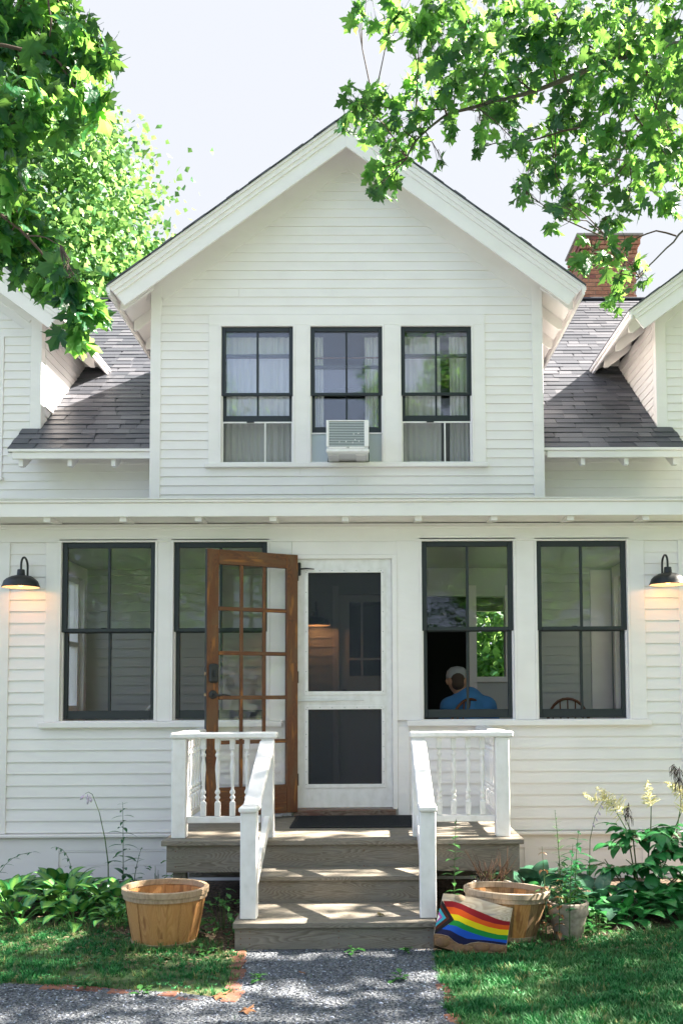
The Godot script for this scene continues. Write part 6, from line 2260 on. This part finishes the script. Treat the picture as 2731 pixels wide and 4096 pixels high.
func build_trees() -> void:
	var leaf := Geo.new()
	leaf.tri(Vector3(0, 0, 0), Vector3(0.55, 0.35, -0.12), Vector3(0, 1, -0.1))
	leaf.tri(Vector3(0, 0, 0), Vector3(0, 1, -0.1), Vector3(-0.55, 0.35, -0.12))
	var far_mesh := leaf.mesh()
	# the maple whose limb reaches in from the right
	var t := thing("maple_tree", "maple with a grey limb and sunlit leaves hanging over the right of the roof", "tree", Vector3.ZERO)
	limb(t, [Vector3(7.6, -0.1, 1.2), Vector3(7.45, 2.0, 1.25), Vector3(7.3, 4.6, 1.3), Vector3(7.2, 8.0, 1.3), Vector3(7.6, 11.0, 1.4)], 0.30, 0.09, "trunk")
	limb(t, [Vector3(7.3, 4.9, 1.3), Vector3(5.2, 6.1, 1.45), Vector3(3.6, 6.42, 1.5), Vector3(2.75, 6.46, 1.5)], 0.09, 0.032)
	var main := path([2.75, 6.46, 1.5, 2.33, 6.33, 1.49, 2.02, 6.28, 1.48, 1.74, 6.2, 1.47, 1.45, 6.08, 1.46, 1.18, 5.98, 1.45, 0.93, 5.92, 1.45, 0.71, 5.86, 1.44, 0.58, 5.83, 1.43, 0.45, 5.73, 1.42, 0.34, 5.62, 1.41, 0.28, 5.49, 1.4])
	var l2 := path([2.72, 6.5, 1.4, 2.25, 6.33, 1.38, 2.09, 6.19, 1.35, 1.93, 6.04, 1.32, 1.77, 5.92, 1.3, 1.68, 5.85, 1.27, 1.45, 5.8, 1.25, 1.29, 5.76, 1.22, 1.06, 5.74, 1.2])
	var l3 := path([1.91, 6.02, 1.35, 1.88, 5.83, 1.33, 1.91, 5.69, 1.32, 1.98, 5.45, 1.3])
	var l4 := path([4.6, 6.2, 1.45, 2.78, 5.34, 1.5, 2.45, 5.07, 1.52, 2.28, 4.9, 1.54, 2.16, 4.77, 1.56, 2.04, 4.65, 1.58, 1.91, 4.5, 1.6])
	var l5 := path([2.24, 4.88, 1.5, 2.12, 4.92, 1.5, 2.02, 4.89, 1.5, 1.91, 4.85, 1.5, 1.71, 4.85, 1.5])
	var l6 := path([1.36, 7.01, 1.3, 1.37, 6.78, 1.34, 1.47, 6.53, 1.38, 1.66, 6.37, 1.41, 1.74, 6.22, 1.45])
	var l7 := path([2.17, 4.97, 1.9, 2.09, 5.37, 1.73, 1.96, 5.69, 1.57, 1.9, 5.98, 1.4])
	var l8 := path([0.58, 5.89, 1.4, 0.36, 5.88, 1.4, 0.2, 5.88, 1.4, 0.01, 5.95, 1.4])
	var l9 := path([1.2, 6.04, 1.4, 1.1, 6.2, 1.33, 0.96, 6.37, 1.27, 0.87, 6.48, 1.2, 0.6, 6.6, 1.2])
	limb(t, main, 0.031, 0.006)
	limb(t, l2, 0.016, 0.004)
	limb(t, l3, 0.009, 0.003)
	limb(t, l4, 0.022, 0.004)
	limb(t, l5, 0.007, 0.003)
	limb(t, l6, 0.010, 0.006)
	limb(t, l7, 0.008, 0.004)
	limb(t, l8, 0.007, 0.003)
	limb(t, l9, 0.008, 0.004)
	leafy(t, [-0.04, 6.45, 1.7, 0.104, 0.18, 6.31, 1.87, 0.174, 0.35, 6.07, 2.07, 0.127, 0.46, 6.1, 2.11, 0.196, 0.83, 6.99, 0.84, 0.235, 1.02, 6.41, 1.67, 0.24, 1.29, 6.3, 1.77, 0.266, 1.66, 6.49, 1.51, 0.276, 2.12, 6.86, 0.98, 0.296, 2.28, 6.56, 1.46, 0.247, 0.48, 6.66, 0.84, 0.134, 0.57, 5.8, 2.2, 0.166, 0.81, 5.84, 2.08, 0.197, 1.13, 6.18, 1.58, 0.213, 1.49, 6.44, 1.18, 0.193, 1.56, 5.79, 2.15, 0.167, 1.97, 6.15, 1.62, 0.242, 2.06, 5.79, 2.11, 0.196, -0.07, 5.55, 2.06, 0.107, 0.09, 5.91, 1.51, 0.123, 0.35, 6.07, 1.36, 0.156, 0.55, 5.88, 1.66, 0.18, 0.83, 6.05, 1.39, 0.171, 1.16, 6.34, 0.96, 0.165, 1.49, 6.09, 1.19, 0.16, 1.65, 5.62, 2.0, 0.171, 2.28, 6.38, 0.77, 0.203, 2.49, 6.34, 0.77, 0.169, -0.13, 5.6, 1.7, 0.083, 0.02, 5.94, 1.15, 0.145, 0.24, 5.73, 1.56, 0.137, 0.41, 5.69, 1.45, 0.124, 0.61, 5.85, 1.25, 0.079, 0.1, 5.14, 2.3, 0.109, 0.21, 5.72, 1.01, 0.148, 0.02, 5.46, 1.36, 0.094, 0.14, 5.56, 1.02, 0.115, 0.05, 5.11, 1.71, 0.06, 0.32, 5.74, 1.14, 0.09, 0.56, 5.58, 1.27, 0.057, 0.8, 5.44, 1.9, 0.072, 0.83, 5.7, 1.21, 0.048, 0.99, 5.71, 1.59, 0.136, 0.96, 5.23, 2.15, 0.098, 1.24, 5.93, 0.86, 0.134, 1.46, 6.08, 0.8, 0.169, 1.64, 5.95, 1.07, 0.163, 1.66, 5.42, 1.92, 0.173, 1.97, 5.53, 1.68, 0.179, 2.38, 5.84, 1.08, 0.195, 1.21, 5.48, 1.23, 0.127, 1.45, 5.69, 0.98, 0.165, 1.59, 5.44, 1.43, 0.17, 2.02, 5.77, 0.77, 0.203, 1.99, 5.2, 1.82, 0.176, 2.06, 5.0, 2.13, 0.112, 0.98, 4.86, 2.23, 0.077, 1.31, 4.98, 1.88, 0.116, 1.21, 4.65, 2.24, 0.077, 1.78, 5.57, 0.73, 0.136, 1.98, 5.31, 1.16, 0.129, 1.92, 4.73, 2.25, 0.137, 1.65, 4.75, 1.94, 0.086, 1.66, 4.82, 1.36, 0.113, 1.61, 4.45, 2.21, 0.116, 1.86, 4.6, 1.69, 0.078, 1.46, 4.43, 2.01, 0.068, 1.93, 4.68, 1.17, 0.096, 1.91, 4.6, 1.01, 0.072, 2.0, 4.6, 1.41, 0.056, 1.56, 5.4, 0.92, 0.083, 1.76, 5.11, 1.31, 0.101],
		[main, l2, l3, l4, l5, l6, l7, l8, l9], 980.0, 0.112, 300)
	crown(t, Vector3(8.5, 8.8, 1.0), Vector3(4.8, 3.4, 2.1), 108, 60, 0.5, maple_leaf(2, 0.4), M.maple, 0.125)
	crown(t, Vector3(1.9, 7.7, 3.1), Vector3(1.4, 0.8, 0.9), 10, 60, 0.4, maple_leaf(2, 0.4), M.maple, 0.125)  # unseen leaf clump added above the frame to shade the left branch
	# the nearer branch that hangs in at the top left
	var t2 := thing("maple_tree", "nearer maple whose dark branch hangs in at the upper left corner", "tree", Vector3.ZERO)
	limb(t2, [Vector3(-5.6, -0.1, 4.6), Vector3(-5.5, 2.5, 4.5), Vector3(-5.4, 5.2, 4.4), Vector3(-5.5, 9.0, 4.4)], 0.26, 0.08, "trunk")
	limb(t2, [Vector3(-5.4, 4.2, 4.4), Vector3(-3.6, 4.75, 4.0), Vector3(-2.13, 4.8, 3.8)], 0.06, 0.016)
	limb(t2, [Vector3(-5.45, 3.4, 4.4), Vector3(-3.6, 4.3, 4.0), Vector3(-2.05, 4.15, 3.8)], 0.05, 0.012)
	var a1 := path([-2.13, 4.8, 3.8, -1.81, 4.77, 3.78, -1.66, 4.76, 3.76, -1.55, 4.75, 3.74, -1.48, 4.62, 3.72, -1.41, 4.54, 3.7])
	var a2 := path([-1.57, 5.13, 3.8, -1.58, 5.0, 3.78, -1.56, 4.9, 3.77, -1.58, 4.84, 3.75])
	var a3 := path([-2.05, 4.15, 3.8, -1.81, 3.93, 3.76, -1.69, 3.84, 3.72, -1.59, 3.72, 3.68, -1.52, 3.56, 3.64, -1.48, 3.44, 3.6])
	var a4 := path([-1.68, 3.82, 3.75, -1.57, 3.78, 3.83, -1.44, 3.69, 3.9])
	var a5 := path([-1.55, 4.77, 3.72, -1.46, 4.84, 3.66, -1.37, 4.86, 3.6])
	limb(t2, a1, 0.013, 0.004)
	limb(t2, a2, 0.007, 0.004)
	limb(t2, a3, 0.010, 0.003)
	limb(t2, a4, 0.004, 0.002)
	limb(t2, a5, 0.005, 0.003)
	leafy(t2, [-1.81, 5.07, 3.57, 0.195, -1.64, 5.11, 3.47, 0.177, -1.41, 4.88, 3.68, 0.127, -1.37, 4.91, 3.51, 0.083, -1.8, 4.89, 3.45, 0.2, -1.52, 4.69, 3.68, 0.17, -1.3, 4.34, 4.04, 0.098, -1.51, 4.32, 3.96, 0.13, -1.69, 4.33, 3.94, 0.161, -1.8, 4.36, 3.56, 0.131, -1.76, 4.07, 3.78, 0.125, -1.78, 3.99, 3.59, 0.14, -1.85, 3.83, 3.52, 0.121, -1.71, 3.91, 3.47, 0.122, -1.59, 3.76, 3.55, 0.105, -1.39, 3.44, 4.05, 0.098, -1.34, 3.4, 3.98, 0.084, -1.37, 3.31, 3.96, 0.076, -1.27, 3.41, 3.96, 0.052, -1.47, 3.4, 3.54, 0.044, -1.63, 3.64, 3.62, 0.064],
		[a1, a2, a3, a4, a5], 1800.0, 0.122, 300)
	crown(t2, Vector3(-4.6, 7.6, 4.4), Vector3(2.6, 2.0, 2.2), 22, 45, 0.5, maple_leaf(3, 0.4), M.maple, 0.125)
	# a sunlit tree beyond the roof
	var t3 := thing("leafy_tree", "sunlit yellow-green tree rising behind the roof at the left", "tree", Vector3(-8.4, 0.0, -13.0))
	limb(t3, [Vector3(0, -0.1, 0), Vector3(0.1, 4.0, 0), Vector3(0.0, 8.0, 0.2), Vector3(0.3, 13.0, 0)], 0.34, 0.06, "trunk")
	for q in [[Vector3(0.05, 6.5, 0.1), Vector3(1.4, 9.0, 0.3), Vector3(2.9, 11.0, 0.4)], [Vector3(0.02, 7.5, 0.2), Vector3(1.0, 10.5, 0.2), Vector3(1.8, 13.4, 0.1)], [Vector3(0.05, 5.6, 0.1), Vector3(1.8, 7.4, 0.8), Vector3(3.6, 8.8, 1.0)], [Vector3(0.05, 6.0, 0.1), Vector3(-1.6, 9.0, 0.5), Vector3(-2.6, 11.5, 0.6)], [Vector3(0.1, 8.6, 0.2), Vector3(-0.3, 11.0, 0.8), Vector3(0.4, 13.6, 1.0)]]:
		limb(t3, q, 0.13, 0.02)
	crown(t3, Vector3(-0.1, 11.0, 0.0), Vector3(3.9, 4.6, 3.2), 330, 190, 0.85, far_mesh, M.far_leaf, 0.15)
	crown(t3, Vector3(2.3, 9.2, 0.6), Vector3(2.0, 2.6, 2.0), 120, 190, 0.7, far_mesh, M.far_leaf, 0.15)
	# bushes beyond the back window
	var bush := thing("garden_bush", "sunlit bush seen through the house by way of the back window", "bush", Vector3(2.9, 0.0, -15.5))
	limb(bush, [Vector3(0, 0, 0), Vector3(0.2, 2.0, 0)], 0.06, 0.02, "stem")
	crown(bush, Vector3(0, 2.2, 0), Vector3(3.6, 2.8, 1.6), 170, 70, 0.6, far_mesh, M.far_leaf, 0.2)
	# trees across the drive, seen mirrored in the windows
	var across := [[Vector3(-9.0, 0, 30.0), 6.5, 3.8, "broad tree across the drive, mirrored in the left windows"], [Vector3(-1.6, 0, 36.0), 7.5, 4.2, "tall tree across the drive, mirrored in the wooden door's panes"], [Vector3(5.0, 0, 29.0), 6.0, 3.4, "rounded tree across the drive, mirrored in the right windows"], [Vector3(13.0, 0, 32.0), 7.0, 4.2, "spreading tree across the drive, mirrored in the rightmost window"], [Vector3(-20.0, 0, 27.0), 6.0, 4.0, "tree beyond the left end of the drive"], [Vector3(10.5, 0, 9.6), 5.2, 3.2, "near tree right of the drive, mirrored dark in the open door's panes"], [Vector3(14.5, 0, 15.0), 6.0, 3.4, "second tree right of the drive, mirrored in the open door's panes"]]
	for q in across:
		var tr := thing("leafy_tree", q[3], "tree", q[0])
		limb(tr, [Vector3(0, -0.1, 0), Vector3(0.1, q[1] * 0.5, 0), Vector3(-0.1, q[1] * 1.2, 0.2)], 0.28, 0.07, "trunk")
		for e in 4:
			var a := TAU * e / 4.0 + 0.4
			limb(tr, [Vector3(0.05, q[1] * 0.45, 0), Vector3(cos(a) * q[2] * 0.4, q[1] * 0.75, sin(a) * q[2] * 0.4), Vector3(cos(a) * q[2] * 0.75, q[1] * 1.05, sin(a) * q[2] * 0.75)], 0.10, 0.03)
		crown(tr, Vector3(0, q[1], 0), Vector3(q[2], q[1] * 0.62, q[2]), 90, 60, 0.95, far_mesh, M.far_leaf + M.maple, 0.30)
	var hedge := thing("hedge_row", "dark hedge along the far side of the drive, mirrored in the porch windows", "hedge", Vector3(0, 0, 40.0))
	crown(hedge, Vector3(0, 1.2, 0), Vector3(20, 1.6, 1.2), 240, 40, 0.7, far_mesh, M.maple, 0.3)
